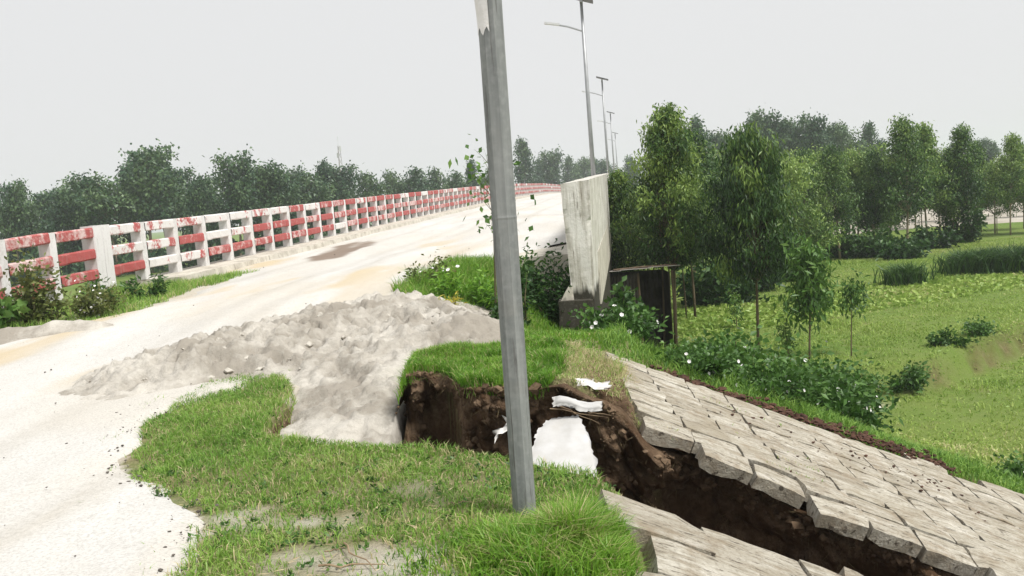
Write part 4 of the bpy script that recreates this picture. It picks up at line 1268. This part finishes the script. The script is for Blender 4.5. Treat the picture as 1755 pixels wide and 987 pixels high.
p = at(1550, 487, z=-3.0); reed('reed_clump', 'single rounded tall grass clump standing alone in the field', G(p[0], p[1]), .75, .6, 1.05, 700, 431)
hl = ['left', 'second', 'third', 'right']
for k, (px, py) in enumerate([(1662, 468), (1695, 466), (1728, 464), (1760, 462)]):
    p = at(px, py, z=-3.0)
    reed('reed_clump', 'tall dark grass clump, %s one of the dense hedge at the right border' % ('leftmost', 'second', 'third', 'rightmost')[k], G(p[0], p[1]), 1.1, .9, 1.25, 900, 435 + k)
for k, (px, py, rx, h, lab) in enumerate([
    (1400, 445, 1.6, 1.8, 'dark bushy plant left of the others under the plantation trees'),
    (1440, 440, 1.6, 1.7, 'second dark bushy plant from the left under the plantation trees'),
    (1490, 440, 1.7, 1.6, 'third dark bushy plant under the plantation, in its middle'),
    (1545, 442, 1.5, 1.3, 'dark bushy plant right of the middle under the plantation trees'),
    (1655, 415, 1.2, 2.6, 'tall cone-shaped dark bush among the plantation trunks'),
    (1600, 425, 1.3, 1.2, 'low dark bush left of the cone-shaped one'),
    (1230, 520, 1.5, 2.0, 'dark bush behind the trunks right of the shed'),
    (1290, 500, 1.7, 1.9, 'dark bush behind the drooping tree trunk'),
    (1350, 480, 1.6, 1.6, 'dark bush right of the drooping tree trunk')]):
    p = at(px, py, z=-3.0)
    SH('dark_bush', lab, 'bush', G(p[0], p[1]), rx, rx * .8, h, 1500, .30, .15, MAT['darkbush'], 451 + k)

# ------------------------------------------------------------------ trees


def tree_parts(h, cb, R, ncl, per, L, W, droop, sig, seed, trunk_r=.05, bend=.2, prof='euca', leafmat='euca', bark='bark', extra=0):
    """one tree: (trunk mesh, crown mesh). crown from cb*h to h"""
    r_ = np.random.default_rng(seed)
    b_ = MB()
    nseg = 8; tz = np.linspace(0, h * .96, nseg)
    ph = r_.random() * 6.28
    tx = bend * np.sin(tz / h * 2.4 + ph) - bend * math.sin(ph); ty = bend * np.cos(tz / h * 2.0 + ph) - bend * math.cos(ph)
    T_ = np.column_stack([tx, ty, tz]); T_[0, 2] = -.15
    b_.tube(T_, trunk_r * (1 - .85 * tz / h), 7)
    for q in range(extra):
        a = r_.random() * 6.28
        o_ = np.array([math.cos(a), math.sin(a), 0]) * r_.uniform(.15, .4)
        b_.tube(np.column_stack([tx * .6, ty * .6, tz * .7]) + o_, trunk_r * .6 * (1 - .8 * tz / h), 5)
    pts = []; tints = []
    LB = [(0, 0, h * .86, h * .13)]
    for q in range(7):
        lr_ = R * r_.uniform(.32, .55); a = r_.random() * 6.28; rr_ = R * r_.uniform(.2, .75)
        LB.append((math.cos(a) * rr_, math.sin(a) * rr_, h * (cb + (.92 - cb) * r_.random()) , lr_))
    for k in range(ncl):
        t = cb + (1 - cb) * (k + r_.random()) / ncl
        s_ = (t - cb) / (1 - cb)
        if prof == 'euca': rad = R * min(1, .5 + 2.4 * s_) * (1 - s_) ** .62 * r_.uniform(.4, 1.35) + .04 * R
        elif prof == 'cone': rad = R * (1 - s_) ** .8 * (.6 + .4 * min(1, s_ * 6)) * r_.uniform(.4, 1.4) + .05 * R
        elif prof == 'dome': rad = R * math.sqrt(max(.03, 1 - (s_ * 1.0) ** 2.2)) * (.75 + .25 * min(1, s_ * 5)) * r_.uniform(.6, 1.2)
        elif prof == 'lobes': rad = 0
        else: rad = R * (.35 + .65 * r_.random()) * (1 - .3 * abs(s_ - .7))
        a = k * 2.399 + r_.normal(0, .5)
        if prof == 'lobes':
            lx_, ly_, lz_, lr_ = LB[k % len(LB)]
            v_ = unit(r_.normal(0, 1, 3)) * lr_ * r_.uniform(.3, 1.0) ** .5
            t = min(.99, max(cb, (lz_ + v_[2] * 1.15) / h)); s_ = (t - cb) / (1 - cb); rad = math.hypot(lx_ + v_[0], ly_ + v_[1]); a = math.atan2(ly_ + v_[1], lx_ + v_[0])
        q = r_.uniform(.35, 1.0) ** .6 if prof != 'lobes' else 1.0
        tc_ = np.array([np.interp(t * h, tz, tx), np.interp(t * h, tz, ty), t * h])
        e = tc_ + np.array([math.cos(a) * rad * q, math.sin(a) * rad * q, 0])
        s0z = max(cb * h * .8, t * h - rad * q * 1.1)
        s0 = np.array([np.interp(s0z, tz, tx), np.interp(s0z, tz, ty), s0z])
        m_ = (s0 + e) / 2 + np.array([0, 0, .08 * rad])
        b_.tube([s0, m_, e], [trunk_r * .28, trunk_r * .18, trunk_r * .06], 4, False)
        n = int(per * r_.uniform(.6, 1.3))
        f = r_.random(n) ** .5
        c_ = m_ + (e - m_) * f[:, None] * 1.05 + np.clip(r_.normal(0, 1, (n, 3)), -1.9, 1.9) * sig * np.array([1, 1, 1.15])
        c_[:, 2] -= np.abs(r_.normal(0, .4, n)) * sig * droop
        pts.append(c_)
        tints.append(np.clip(.30 + .30 * s_ + .25 * q + r_.normal(0, .2) + r_.normal(0, .15, n) - .10, 0, 1.1))  # crown highlights put into the tint: lighter towards top and outer ends
    pts = np.vstack(pts); tint = np.concatenate(tints); n = len(pts)
    d = r_.normal(0, .55, (n, 3)); d[:, 2] -= droop
    V, Q, tn = leaf_arrays(pts, d, L * r_.uniform(.6, 1.35, n), W * r_.uniform(.7, 1.3, n), r_, tint, .1)
    tm = b_.mesh('trunk', True); tm.materials.append(MAT[bark])
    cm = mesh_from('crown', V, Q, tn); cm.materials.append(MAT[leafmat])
    return tm, cm


def tree(name, label, meshes, loc, rz=0.0, sc=(1, 1, 1), group=None, cat='tree'):
    root = empty(name, loc, rz); root.scale = [float(q) for q in sc]
    tag(root, label, cat, group)
    obj('trunk', meshes[0], None, root); obj('crown', meshes[1], None, root)
    return root


# near trees on the right, distances 20-26 m
def field_at(px, py, z=-3.0):
    p = at(px, py, z=z); return (p[0], p[1], float(terrain(np.array([p[0]]), np.array([p[1]]))[0][0]))


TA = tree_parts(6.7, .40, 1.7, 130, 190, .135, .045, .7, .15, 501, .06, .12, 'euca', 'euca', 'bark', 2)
p = field_at(1158, 590)
tree('eucalyptus_tree', 'dense dark eucalyptus with pale green top beside the wing wall and shed', TA, p)
TB = tree_parts(5.9, .40, 1.3, 92, 180, .17, .042, 1.3, .15, 502, .045, .14, 'dome', 'euca', 'bark')
p = field_at(1312, 600)
tree('eucalyptus_tree', 'drooping eucalyptus with a slim bare trunk in front of the field', TB, (p[0] - .2, p[1], p[2]))
TC = tree_parts(6.0, .38, 1.5, 100, 180, .14, .045, .6, .17, 503, .05, .2, 'euca', 'euca', 'bark', 1)
p = at(1215, 560, z=-3.0); tree('eucalyptus_tree', 'eucalyptus filling the gap between the dense dark one and the drooping one', TC, (p[0], p[1] + 2.0, p[2]), 1.0)
p = at(1065, 560, z=-3.0); tree('eucalyptus_tree', 'leafy eucalyptus crowding the wing wall top, left of the dense dark one', TC, (p[0] - .15, p[1] - 1.5, p[2]), 2.6, (.8, .8, .84))
TS = tree_parts(2.9, .45, .75, 26, 70, .20, .06, .6, .2, 504, .028, .08, 'euca', 'bush', 'bark')
p = field_at(1387, 617); tree('young_tree', 'thin young sapling with leafy head right of the drooping eucalyptus', TS, p, .4, (1, 1, .98))
TS2 = tree_parts(1.9, .72, .35, 12, 40, .15, .05, .5, .14, 505, .02, .05, 'euca', 'bush', 'bark')
p = field_at(1459, 608); tree('young_tree', 'small bare-stemmed sapling standing alone in the field', TS2, p)
p = field_at(1425, 400 + 170); 
TS3 = tree_parts(1.0, .3, .25, 10, 30, .12, .04, .5, .1, 506, .015, .04, 'euca', 'bush', 'bark')
p = field_at(1352, 615); tree('young_tree', 'tiny sapling between the drooping tree and the thin sapling', TS3, p)
p = field_at(1262, 560); tree('young_tree', 'tiny sapling in the crop left of the drooping tree', TS3, p, 1.2, (1, 1, 1.1))

# sapling on the shoulder behind the pole
SPm = tree_parts(1.95, .55, .38, 26, 6, .075, .055, .2, .10, 507, .014, .05, 'open', 'bush', 'stem')
tree('slender_sapling', 'slender sparse-leaved sapling rising behind the steel pole', SPm, G(-.2, 9.4), 2.2)
SH('leafy_shoot', 'small leafy shoot between the pole and the rounded bush', 'plant', G(.12, 12.9), .16, .15, 1.25, 160, .12, .07, MAT['darkbush'], 418)

# plantation, 36-62 m
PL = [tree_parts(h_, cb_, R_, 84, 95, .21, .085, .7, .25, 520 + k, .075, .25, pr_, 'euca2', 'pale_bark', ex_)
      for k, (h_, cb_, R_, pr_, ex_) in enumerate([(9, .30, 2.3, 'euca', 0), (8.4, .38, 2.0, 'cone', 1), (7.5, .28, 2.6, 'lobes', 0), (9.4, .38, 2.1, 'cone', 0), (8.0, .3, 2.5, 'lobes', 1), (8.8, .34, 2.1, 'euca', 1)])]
ORD = ['leftmost', 'second', 'third', 'fourth', 'fifth', 'sixth', 'seventh', 'eighth', 'ninth', 'tenth', 'eleventh', 'twelfth', 'thirteenth', 'fourteenth', 'fifteenth', 'sixteenth',
       'seventeenth', 'eighteenth', 'nineteenth', 'twentieth', 'twenty-first', 'twenty-second', 'twenty-third', 'twenty-fourth', 'twenty-fifth', 'twenty-sixth', 'twenty-seventh', 'twenty-eighth']
plant = [(1175, 235, 40, 0), (1222, 240, 42, 2), (1265, 250, 40, 0), (1305, 262, 44, 2), (1345, 275, 40, 2), (1372, 262, 46, 0), (1402, 258, 48, 2), (1432, 252, 46, 0), (1462, 255, 50, 2), (1492, 262, 48, 0), (1518, 272, 52, 2),
         (1546, 205, 47, 3), (1584, 216, 50, 1), (1608, 242, 54, 2), (1630, 262, 50, 0), (1655, 218, 50, 3), (1678, 246, 56, 1), (1702, 266, 54, 2), (1728, 234, 52, 3), (1752, 250, 56, 1), (1782, 245, 52, 0)]
rt = np.random.default_rng(61)
for k, (px, py, Y, kd) in enumerate(plant):
    tp_ = at(px, py, Y=Y)
    gz = float(terrain(np.array([tp_[0]]), np.array([Y]))[0][0])
    kd = {0: (0, 5), 2: (2, 4), 1: (1, 1), 3: (3, 3)}[kd][k % 2]
    H = tp_[2] - gz; h0 = (9, 8.4, 7.5, 9.4, 8.0, 8.8)[kd]
    s_ = H / h0
    tree('plantation_tree', '%s tree from the left in the young eucalyptus plantation row' % ORD[k] if k else 'leftmost tree in the young eucalyptus plantation row',
         PL[kd], (tp_[0], Y, gz), rt.random() * 6.28, (min(s_ * 1.1, 1.15) * rt.uniform(.85, 1.2), min(s_ * 1.1, 1.15), s_), 'young eucalyptus plantation')

back = [(1200, 262, 62, 2), (1255, 272, 64, 0), (1320, 285, 62, 2), (1390, 280, 66, 0), (1450, 282, 62, 2), (1515, 288, 66, 0), (1565, 285, 64, 2), (1620, 290, 68, 0), (1668, 285, 66, 2), (1712, 288, 70, 0), (1765, 285, 66, 2)]
for k, (px, py, Y, kd) in enumerate(back):
    tp_ = at(px, py, Y=Y); gz = float(terrain(np.array([tp_[0]]), np.array([Y]))[0][0]); s_ = (tp_[2] - gz) / (9, 0, 7.5)[kd]
    tree('plantation_tree', '%s tree from the left in the second row behind the plantation' % ORD[k] if k else 'leftmost tree in the second row behind the plantation',
         PL[kd], (tp_[0], Y, gz), rt.random() * 6.28, (s_ * 1.3, s_ * 1.3, s_), 'second plantation row')

# far trees: right wood
FT = [tree_parts(h_, cb_, R_, nc_, pe_, .42, .24, .3, sg_, 540 + k, .16, .5, pr_, 'far', 'bark')
      for k, (h_, cb_, R_, pr_, nc_, pe_, sg_) in enumerate([(12, .25, 3.6, 'lobes', 80, 85, .46), (13, .35, 2.9, 'euca', 60, 70, .42), (11, .15, 4.4, 'lobes', 90, 85, .5), (12, .45, 2.9, 'open', 52, 75, .45)])]
far_h = (12, 13, 11, 12)
right_far = [(1150, 262, 135, 2), (1203, 206, 120, 1), (1245, 225, 125, 0), (1283, 205, 120, 1), (1312, 194, 122, 3), (1335, 212, 125, 1), (1368, 206, 120, 0), (1397, 200, 118, 3), (1425, 222, 124, 2), (1448, 212, 122, 0),
             (1481, 215, 125, 1), (1508, 244, 140, 2), (1540, 252, 150, 2), (1590, 250, 150, 2), (1640, 246, 150, 2), (1698, 238, 150, 0), (1745, 248, 150, 2)]
for k, (px, py, Y, kd) in enumerate(right_far):
    tp_ = at(px, py, Y=Y); gz = -3.0; s_ = (tp_[2] - gz) / far_h[kd]
    tree('far_tree', ('%s tree from the left in the hazy wood above the plantation' % ORD[k]) if k else 'leftmost tree in the hazy wood above the plantation',
         FT[kd], (tp_[0], Y, gz), rt.random() * 6.28, (s_ * .95, s_ * .95, s_), 'hazy wood on the right')
left_far = [(-25, 322, 100, 0), (14, 318, 96, 3), (45, 338, 104, 2), (68, 326, 110, 3), (100, 330, 100, 2), (132, 314, 104, 3), (152, 320, 106, 1), (182, 300, 98, 0), (206, 294, 104, 1), (238, 264, 100, 3), (272, 268, 106, 3), (305, 292, 112, 3),
            (335, 306, 100, 2), (365, 304, 108, 2), (391, 262, 100, 3), (424, 278, 104, 0), (462, 290, 106, 2), (494, 284, 118, 3), (528, 306, 112, 2), (560, 284, 120, 1), (588, 280, 120, 3), (622, 302, 116, 2), (668, 302, 135, 2), (702, 292, 130, 2),
            (738, 290, 135, 2), (774, 296, 130, 2), (806, 284, 150, 1), (846, 286, 150, 2)]
for k, (px, py, Y, kd) in enumerate(left_far):
    tp_ = at(px, py, Y=Y); gz = -3.5; s_ = (tp_[2] - gz) / far_h[kd]
    tree('far_tree', ('%s tree from the left in the wood behind the railing' % ORD[k]) if k else 'leftmost tree in the wood behind the railing',
         FT[kd], (tp_[0], Y, gz), rt.random() * 6.28, (s_ * rt.uniform(.75, 1.25), s_ * rt.uniform(.75, 1.25), s_ * rt.uniform(.94, 1.06)), 'wood behind the left railing')
mid_far = [(893, 243, 170, 1), (918, 276, 200, 2), (941, 260, 185, 3), (968, 272, 210, 1), (992, 272, 205, 0), (1016, 276, 215, 1), (1042, 274, 210, 0), (1080, 272, 200, 2)]
for k, (px, py, Y, kd) in enumerate(mid_far):
    tp_ = at(px, py, Y=Y); gz = -3.5; s_ = (tp_[2] - gz) / far_h[kd]
    tree('far_tree', ('%s tree from the left in the pale far wood behind the bridge crest' % ORD[k]) if k else 'tall pale far tree just right of the steel pole',
         FT[kd], (tp_[0], Y, gz), rt.random() * 6.28, (s_ * .9, s_ * .9, s_), 'far wood behind the bridge crest')

# dense undergrowth that closes the woods
def undergrowth(name, label, poly_pts, n, L, seed, zb, hmax):
    r_ = np.random.default_rng(seed)
    a = np.asarray(poly_pts, float)
    t = r_.random(n) * (len(a) - 1); i_ = np.minimum(t.astype(int), len(a) - 2); f = (t - i_)[:, None]
    c_ = a[i_] * (1 - f) + a[i_ + 1] * f
    c_[:, :2] += r_.normal(0, 3.0 if hmax > 3 else .8, (n, 2))
    hh = hmax * (.65 + .35 * fbm(c_[:, 0] * .12, c_[:, 1] * .05, 3, seed))
    z_ = zb + hh * r_.random(n) ** .8
    p3 = np.column_stack([c_[:, :2], z_])
    d = r_.normal(0, 1, (n, 3))
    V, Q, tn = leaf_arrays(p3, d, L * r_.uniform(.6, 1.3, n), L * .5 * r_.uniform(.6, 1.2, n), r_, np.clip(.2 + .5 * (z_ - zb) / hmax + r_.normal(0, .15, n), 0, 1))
    return stuff(obj(name, mesh_from(name, V, Q, tn), MAT['far']), label, 'undergrowth')


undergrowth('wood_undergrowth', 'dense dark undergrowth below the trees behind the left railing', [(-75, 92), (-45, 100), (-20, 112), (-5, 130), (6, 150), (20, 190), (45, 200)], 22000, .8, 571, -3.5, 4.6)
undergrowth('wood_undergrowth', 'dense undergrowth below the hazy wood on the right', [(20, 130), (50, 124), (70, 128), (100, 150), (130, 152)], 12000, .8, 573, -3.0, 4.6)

undergrowth('slope_scrub', 'dark scrub on the embankment side seen through the left railing', [(-10.5, 10), (-10.0, 16), (-8.5, 24), (-6, 40)], 9000, .3, 575, -2.0, 2.0)

# ------------------------------------------------------------------ radio mast behind the left wood
ms = empty('radio_mast', (at(588, 330, Y=190)[0], 190, -3.5)); tag(ms, 'thin lattice radio mast rising above the wood behind the railing', 'mast')
top_z = at(579, 250, Y=190)[2] + 3.5
b = MB()
for a in (0, 2.1, 4.2):
    b.tube([(1.0 * math.cos(a), 1.0 * math.sin(a), 0), (.25 * math.cos(a), .25 * math.sin(a), top_z)], .06, 5)
b.build('mast_leg', MAT['mast_steel'], ms)
b = MB()
for k in range(14):
    z0, z1 = top_z * k / 14, top_z * (k + 1) / 14
    for q in range(3):
        a0, a1 = q * 2.1, (q + 1) * 2.1
        f0, f1 = 1 - .75 * k / 14, 1 - .75 * (k + 1) / 14
        b.tube([(f0 * math.cos(a0), f0 * math.sin(a0), z0), (f1 * math.cos(a1), f1 * math.sin(a1), z1)], .035, 4)
b.build('lattice', MAT['mast_steel'], ms)
MB().tube([(0, 0, top_z), (0, 0, top_z + 2.0)], .05, 5).box((.3, 0, top_z - .6), (.22, .12, .5)).box((-.3, 0, top_z - 2.0), (.2, .12, .5)).build('antenna', MAT['lamp_white'], ms)

# ------------------------------------------------------------------ shed beside the bridge
hp0 = at(1045, 470, Y=24.0); hp1 = at(1155, 462, Y=24.0)
HX0, HX1 = hp0[0], hp1[0]; HZT = .5 * (hp0[2] + hp1[2]); HB = float(terrain(np.array([4.0]), np.array([24.3]))[0][0])
shed = empty('tin_shed', (HX0, 24.0, HB)); tag(shed, 'small dark tin shed with open front behind the wing wall', 'shed')
hw, hh = HX1 - HX0, HZT - HB


def corrugated(x0, x1, z0, z1, y, n=14):
    xs = np.linspace(x0, x1, n * 4)
    V = []
    for x in xs:
        d_ = .018 * math.sin((x - x0) / (x1 - x0) * n * 6.283)
        V += [(x, y + d_, z0), (x, y + d_, z1), ]
    nn = len(xs)
    V2 = [(a, b_ + .012, c_) for a, b_, c_ in V]
    Q = [[2 * k, 2 * k + 2, 2 * k + 3, 2 * k + 1] for k in range(nn - 1)]
    return MB().add(V, Q).add(V2, [q[::-1] for q in Q])


corrugated(.05, hw * .42, -.1, hh - .05, .03, 8).build('wall_sheet', MAT['tin'], shed)
corrugated(.05, hw - .05, -.1, hh - .12, 1.6, 14).build('wall_sheet', MAT['tin'], shed)
MB().box((.03, .82, hh / 2 - .06), (.012, .78, hh / 2 - .02)).build('wall_sheet', MAT['tin'], shed)
MB().box((hw - .08, .98, hh / 2 - .06), (.012, .60, hh / 2 - .04)).build('wall_sheet', MAT['tin'], shed)
for (x, y) in ((hw * .44, .03), (hw - .06, .0), (hw - .03, .16), (.0, 1.62), (hw - .02, 1.62)):
    MB().tube([(x, y, -.15), (x + .01, y, hh / 2), (x, y, hh - .03)], .032, 6).build('corner_post', MAT['timber'], shed)
for k in range(5):
    x = -.12 + (hw + .26) * (k + .5) / 5
    c_, s_ = math.cos(-.08), math.sin(-.08)
    MB().box((x, .78, hh + .02 + .012 * (k % 2) + .006 * k), ((hw + .3) / 10, 1.0, .008), np.array([[1, 0, 0], [0, c_, -s_], [0, s_, c_]])).build('roof_sheet', MAT['roof_tin'], shed)
MB().tube([(.1, -.05, hh + .12), (hw * .55, .1, hh + .13)], .03, 5).tube([(hw * .4, .3, hh + .11), (hw + .1, .1, hh + .12)], .028, 5).build('roof_pole', MAT['timber'], shed)

# ------------------------------------------------------------------ sacks, twigs, debris


def cloth(name, label, fn, nu, nv, mat_, seed, thick=.012, rag=.02):
    """closed soft sheet: fn(s,t)->xyz, ragged outline"""
    r_ = np.random.default_rng(seed)
    S, T = np.meshgrid(np.linspace(0, 1, nu), np.linspace(0, 1, nv), indexing='ij')
    V = np.array([fn(s_, t_) for s_, t_ in zip(S.ravel(), T.ravel())])
    edge_ = np.minimum.reduce([S, 1 - S, T, 1 - T]).ravel()
    wr = .014 * fbm(S.ravel() * 3.5 + T.ravel() * 1.5, T.ravel() * 3, 4, seed) + .004 * fbm(S.ravel() * 12, T.ravel() * 8, 3, seed + 1)
    nrm = np.array([0, -.75, .66])
    V = V + nrm * wr[:, None]
    rg = (edge_ < 1e-6)
    V[rg] += r_.normal(0, rag, (rg.sum(), 3)) * np.array([1, .3, .6])
    puff = thick * np.clip(edge_ * 8, 0, 1) ** .5
    A = V + nrm * puff[:, None] * .5; B_ = V - nrm * (puff[:, None] * .5 + .002)
    i_ = (np.arange(nu - 1)[:, None] * nv + np.arange(nv - 1)[None]).ravel()
    Q = np.stack([i_, i_ + nv, i_ + nv + 1, i_ + 1], 1)
    b_ = MB().add(A, Q).add(B_, Q[:, ::-1])
    bd = [k * nv for k in range(nu)] + [(nu - 1) * nv + k for k in range(1, nv)] + [k * nv + nv - 1 for k in range(nu - 2, -1, -1)] + [k for k in range(nv - 2, 0, -1)]
    n = len(A)
    b_.Q.append(np.array([[bd[k], bd[(k + 1) % len(bd)], n + bd[(k + 1) % len(bd)], n + bd[k]] for k in range(len(bd))]))
    o = b_.build(name, mat_, smooth_sh=True)
    return tag(o, label, 'sack')


tl, trr = at(945, 716, Y=5.78), at(992, 712, Y=5.78)
bl, brr = at(906, 800, Y=5.16), at(1030, 832, Y=4.98)


def big_sack(s_, t_):
    a = tl * (1 - s_) + trr * s_; c_ = bl * (1 - s_) + brr * s_
    m_ = (a + c_) / 2 + (np.array([-.02, .02, .06]) if True else 0)
    side = np.array([.05 * (s_ - .5) * math.sin(t_ * math.pi), 0, 0])
    return (1 - t_) ** 2 * a + 2 * t_ * (1 - t_) * m_ + t_ * t_ * c_ + side


cloth('white_sack', 'large flat white plastic sack draped into the gully right of the pole', big_sack, 22, 26, MAT['sack'], 601, .03, .008)


def strip_sack(pa, pb, w):
    def f(s_, t_):
        c_ = pa * (1 - s_) + pb * s_
        return c_ + np.array([0, (t_ - .5) * w * .7, (t_ - .5) * w * .75 + .012 * math.sin(s_ * 7)])
    return f


cloth('white_sack', 'rolled white sack lying on the bank above the large sack', strip_sack(at(948, 688, Y=5.72), at(1032, 697, Y=5.72), .07), 18, 7, MAT['sack'], 603, .05, .006)
cloth('white_sack', 'small white sack scrap on the bank nearest the paved slope', strip_sack(at(988, 656, Y=6.1), at(1046, 661, Y=6.1), .06), 14, 6, MAT['tatter'], 605, .015, .010)
cloth('torn_plastic', 'torn white plastic tatter caught in the soil left of the pole', strip_sack(at(848, 752, Y=5.85), at(872, 722, Y=5.85), .05), 8, 6, MAT['tatter'], 607, .01, .018)

# twigs
tw = np.random.default_rng(71)


def twig(label, a, c_, rad):
    a = np.asarray(a); c_ = np.asarray(c_)
    ts_ = np.linspace(0, 1, 7)[:, None]
    p_ = a * (1 - ts_) + c_ * ts_ + tw.normal(0, .012, (7, 3)) * np.array([1, 1, .4])
    return tag(MB().tube(p_, np.linspace(rad, rad * .4, 7), 5).build('twig', MAT['twig']), label, 'twig', 'twigs lying on the lawn')


for lab, q0, q1, rad in [
    ('long twig on bare earth at the bottom edge left of the grass tuft', (545, 970), (660, 966), .006),
    ('forked twig at the bottom edge pointing to the grass tuft', (585, 930), (640, 975), .005),
    ('thin twig at the bottom left of the bare patch', (560, 945), (600, 935), .004),
    ('curved dry twig on the lawn edge left of the pole', (790, 790), (835, 803), .004),
    ('short pale twig in the middle of the lawn', (770, 862), (850, 858), .004)]:
    a = at(*q0, z=.03); c_ = at(*q1, z=.03); twig(lab, a, c_, rad)
for k, (q0, q1) in enumerate([((945, 700), (1045, 718)), ((950, 690), (1030, 725)), ((1000, 705), (1050, 712))]):
    twig(['longest dry stem below the rolled white sack', 'dry stem crossing under the rolled white sack', 'short dry stem right of the rolled white sack'][k], at(*q0, Y=5.86), at(*q1, Y=5.80), .005)


def litter_pt(r_):
    t = r_.random(); x = 1.25 + 2.7 * t + r_.normal(0, .07); y = 7.72 + .11 * (x - 1.2) + r_.normal(0, .05 + .06 * t)
    return x, y, max(slope_z(x, y) - .02, -2.8)


stuff(lumps(900, litter_pt, .010, .04, 611, .6).build('brick_rubble', MAT['litter']), 'dark red brick rubble along the far edge of the paved slope', 'rubble')


def litter2(r_):
    x = r_.uniform(1.6, 3.6); y = 7.3 - abs(r_.normal(0, .35)); return x, y, slope_z(x, y) + .002


stuff(lumps(70, litter2, .008, .022, 613, .5).build('brick_crumbs', MAT['litter']), 'brick crumbs scattered over the paved slope', 'rubble')


def gully_pt(r_):
    x = r_.uniform(-.8, 2.8); y = r_.uniform(float(N_edge(x)) + .08, float(F_edge(x)) - .06); return x, y, float(terrain(np.array([x]), np.array([y]))[0][0])


simple('soil_clod', (0.06, 0.037, 0.022), (0.21, 0.145, 0.092), 10)
stuff(lumps(260, gully_pt, .012, .06, 617, .8).build('soil_clods', MAT['soil_clod']), 'brown soil clods fallen into the gully', 'clods')



def wall_pt(r_):
    i_ = int(r_.integers(0, WX.shape[0] - 1)); j_ = int(4 + r_.integers(0, 44) * r_.random() ** .3)
    if WX[i_, j_] > .9: j_ = 4 + j_ // 5
    return WX[i_, j_], WYY[i_, j_] + .005, WZZ[i_, j_] - .01


stuff(lumps(2600, wall_pt, .008, .045, 619, .9).build('crumbled_soil', MAT['soil_clod']), 'crumbly brown soil lumps in the far wall of the gully', 'clods')
n_ = 900
i_ = r.integers(0, WX.shape[0] - 1, n_); j_ = (4 + 26 * r.random(n_) ** 1.8).astype(int)
V, Q, tn = leaf_arrays(np.column_stack([WX[i_, j_], WYY[i_, j_], WZZ[i_, j_]]), np.column_stack([r.normal(0, .7, n_), r.normal(-.5, .3, n_), r.normal(-.6, .5, n_)]), r.uniform(.03, .12, n_), np.full(n_, .0025), r)
stuff(obj('fine_roots', mesh_from('fine_roots', V, Q, tn), MAT['dead_grass']), 'fine roots sticking out of the gully wall', 'roots')

# ------------------------------------------------------------------ haze
hz = MB().box((0, 440, 7.5), (760, 480, 13.0)).build('haze', None)
m, nt, out = new_mat('haze_air'); k_ = nt.nodes.new('ShaderNodeVolumePrincipled')
k_.inputs['Color'].default_value = (0.90, 0.95, 1.0, 1); k_.inputs['Density'].default_value = 0.0007; k_.inputs['Anisotropy'].default_value = 0.2
nt.links.new(k_.outputs[0], out.inputs['Volume'])
hz.data.materials.append(m); hz['kind'] = 'stuff'; hz['label'] = 'thin pale haze in the humid air'; hz['category'] = 'haze'
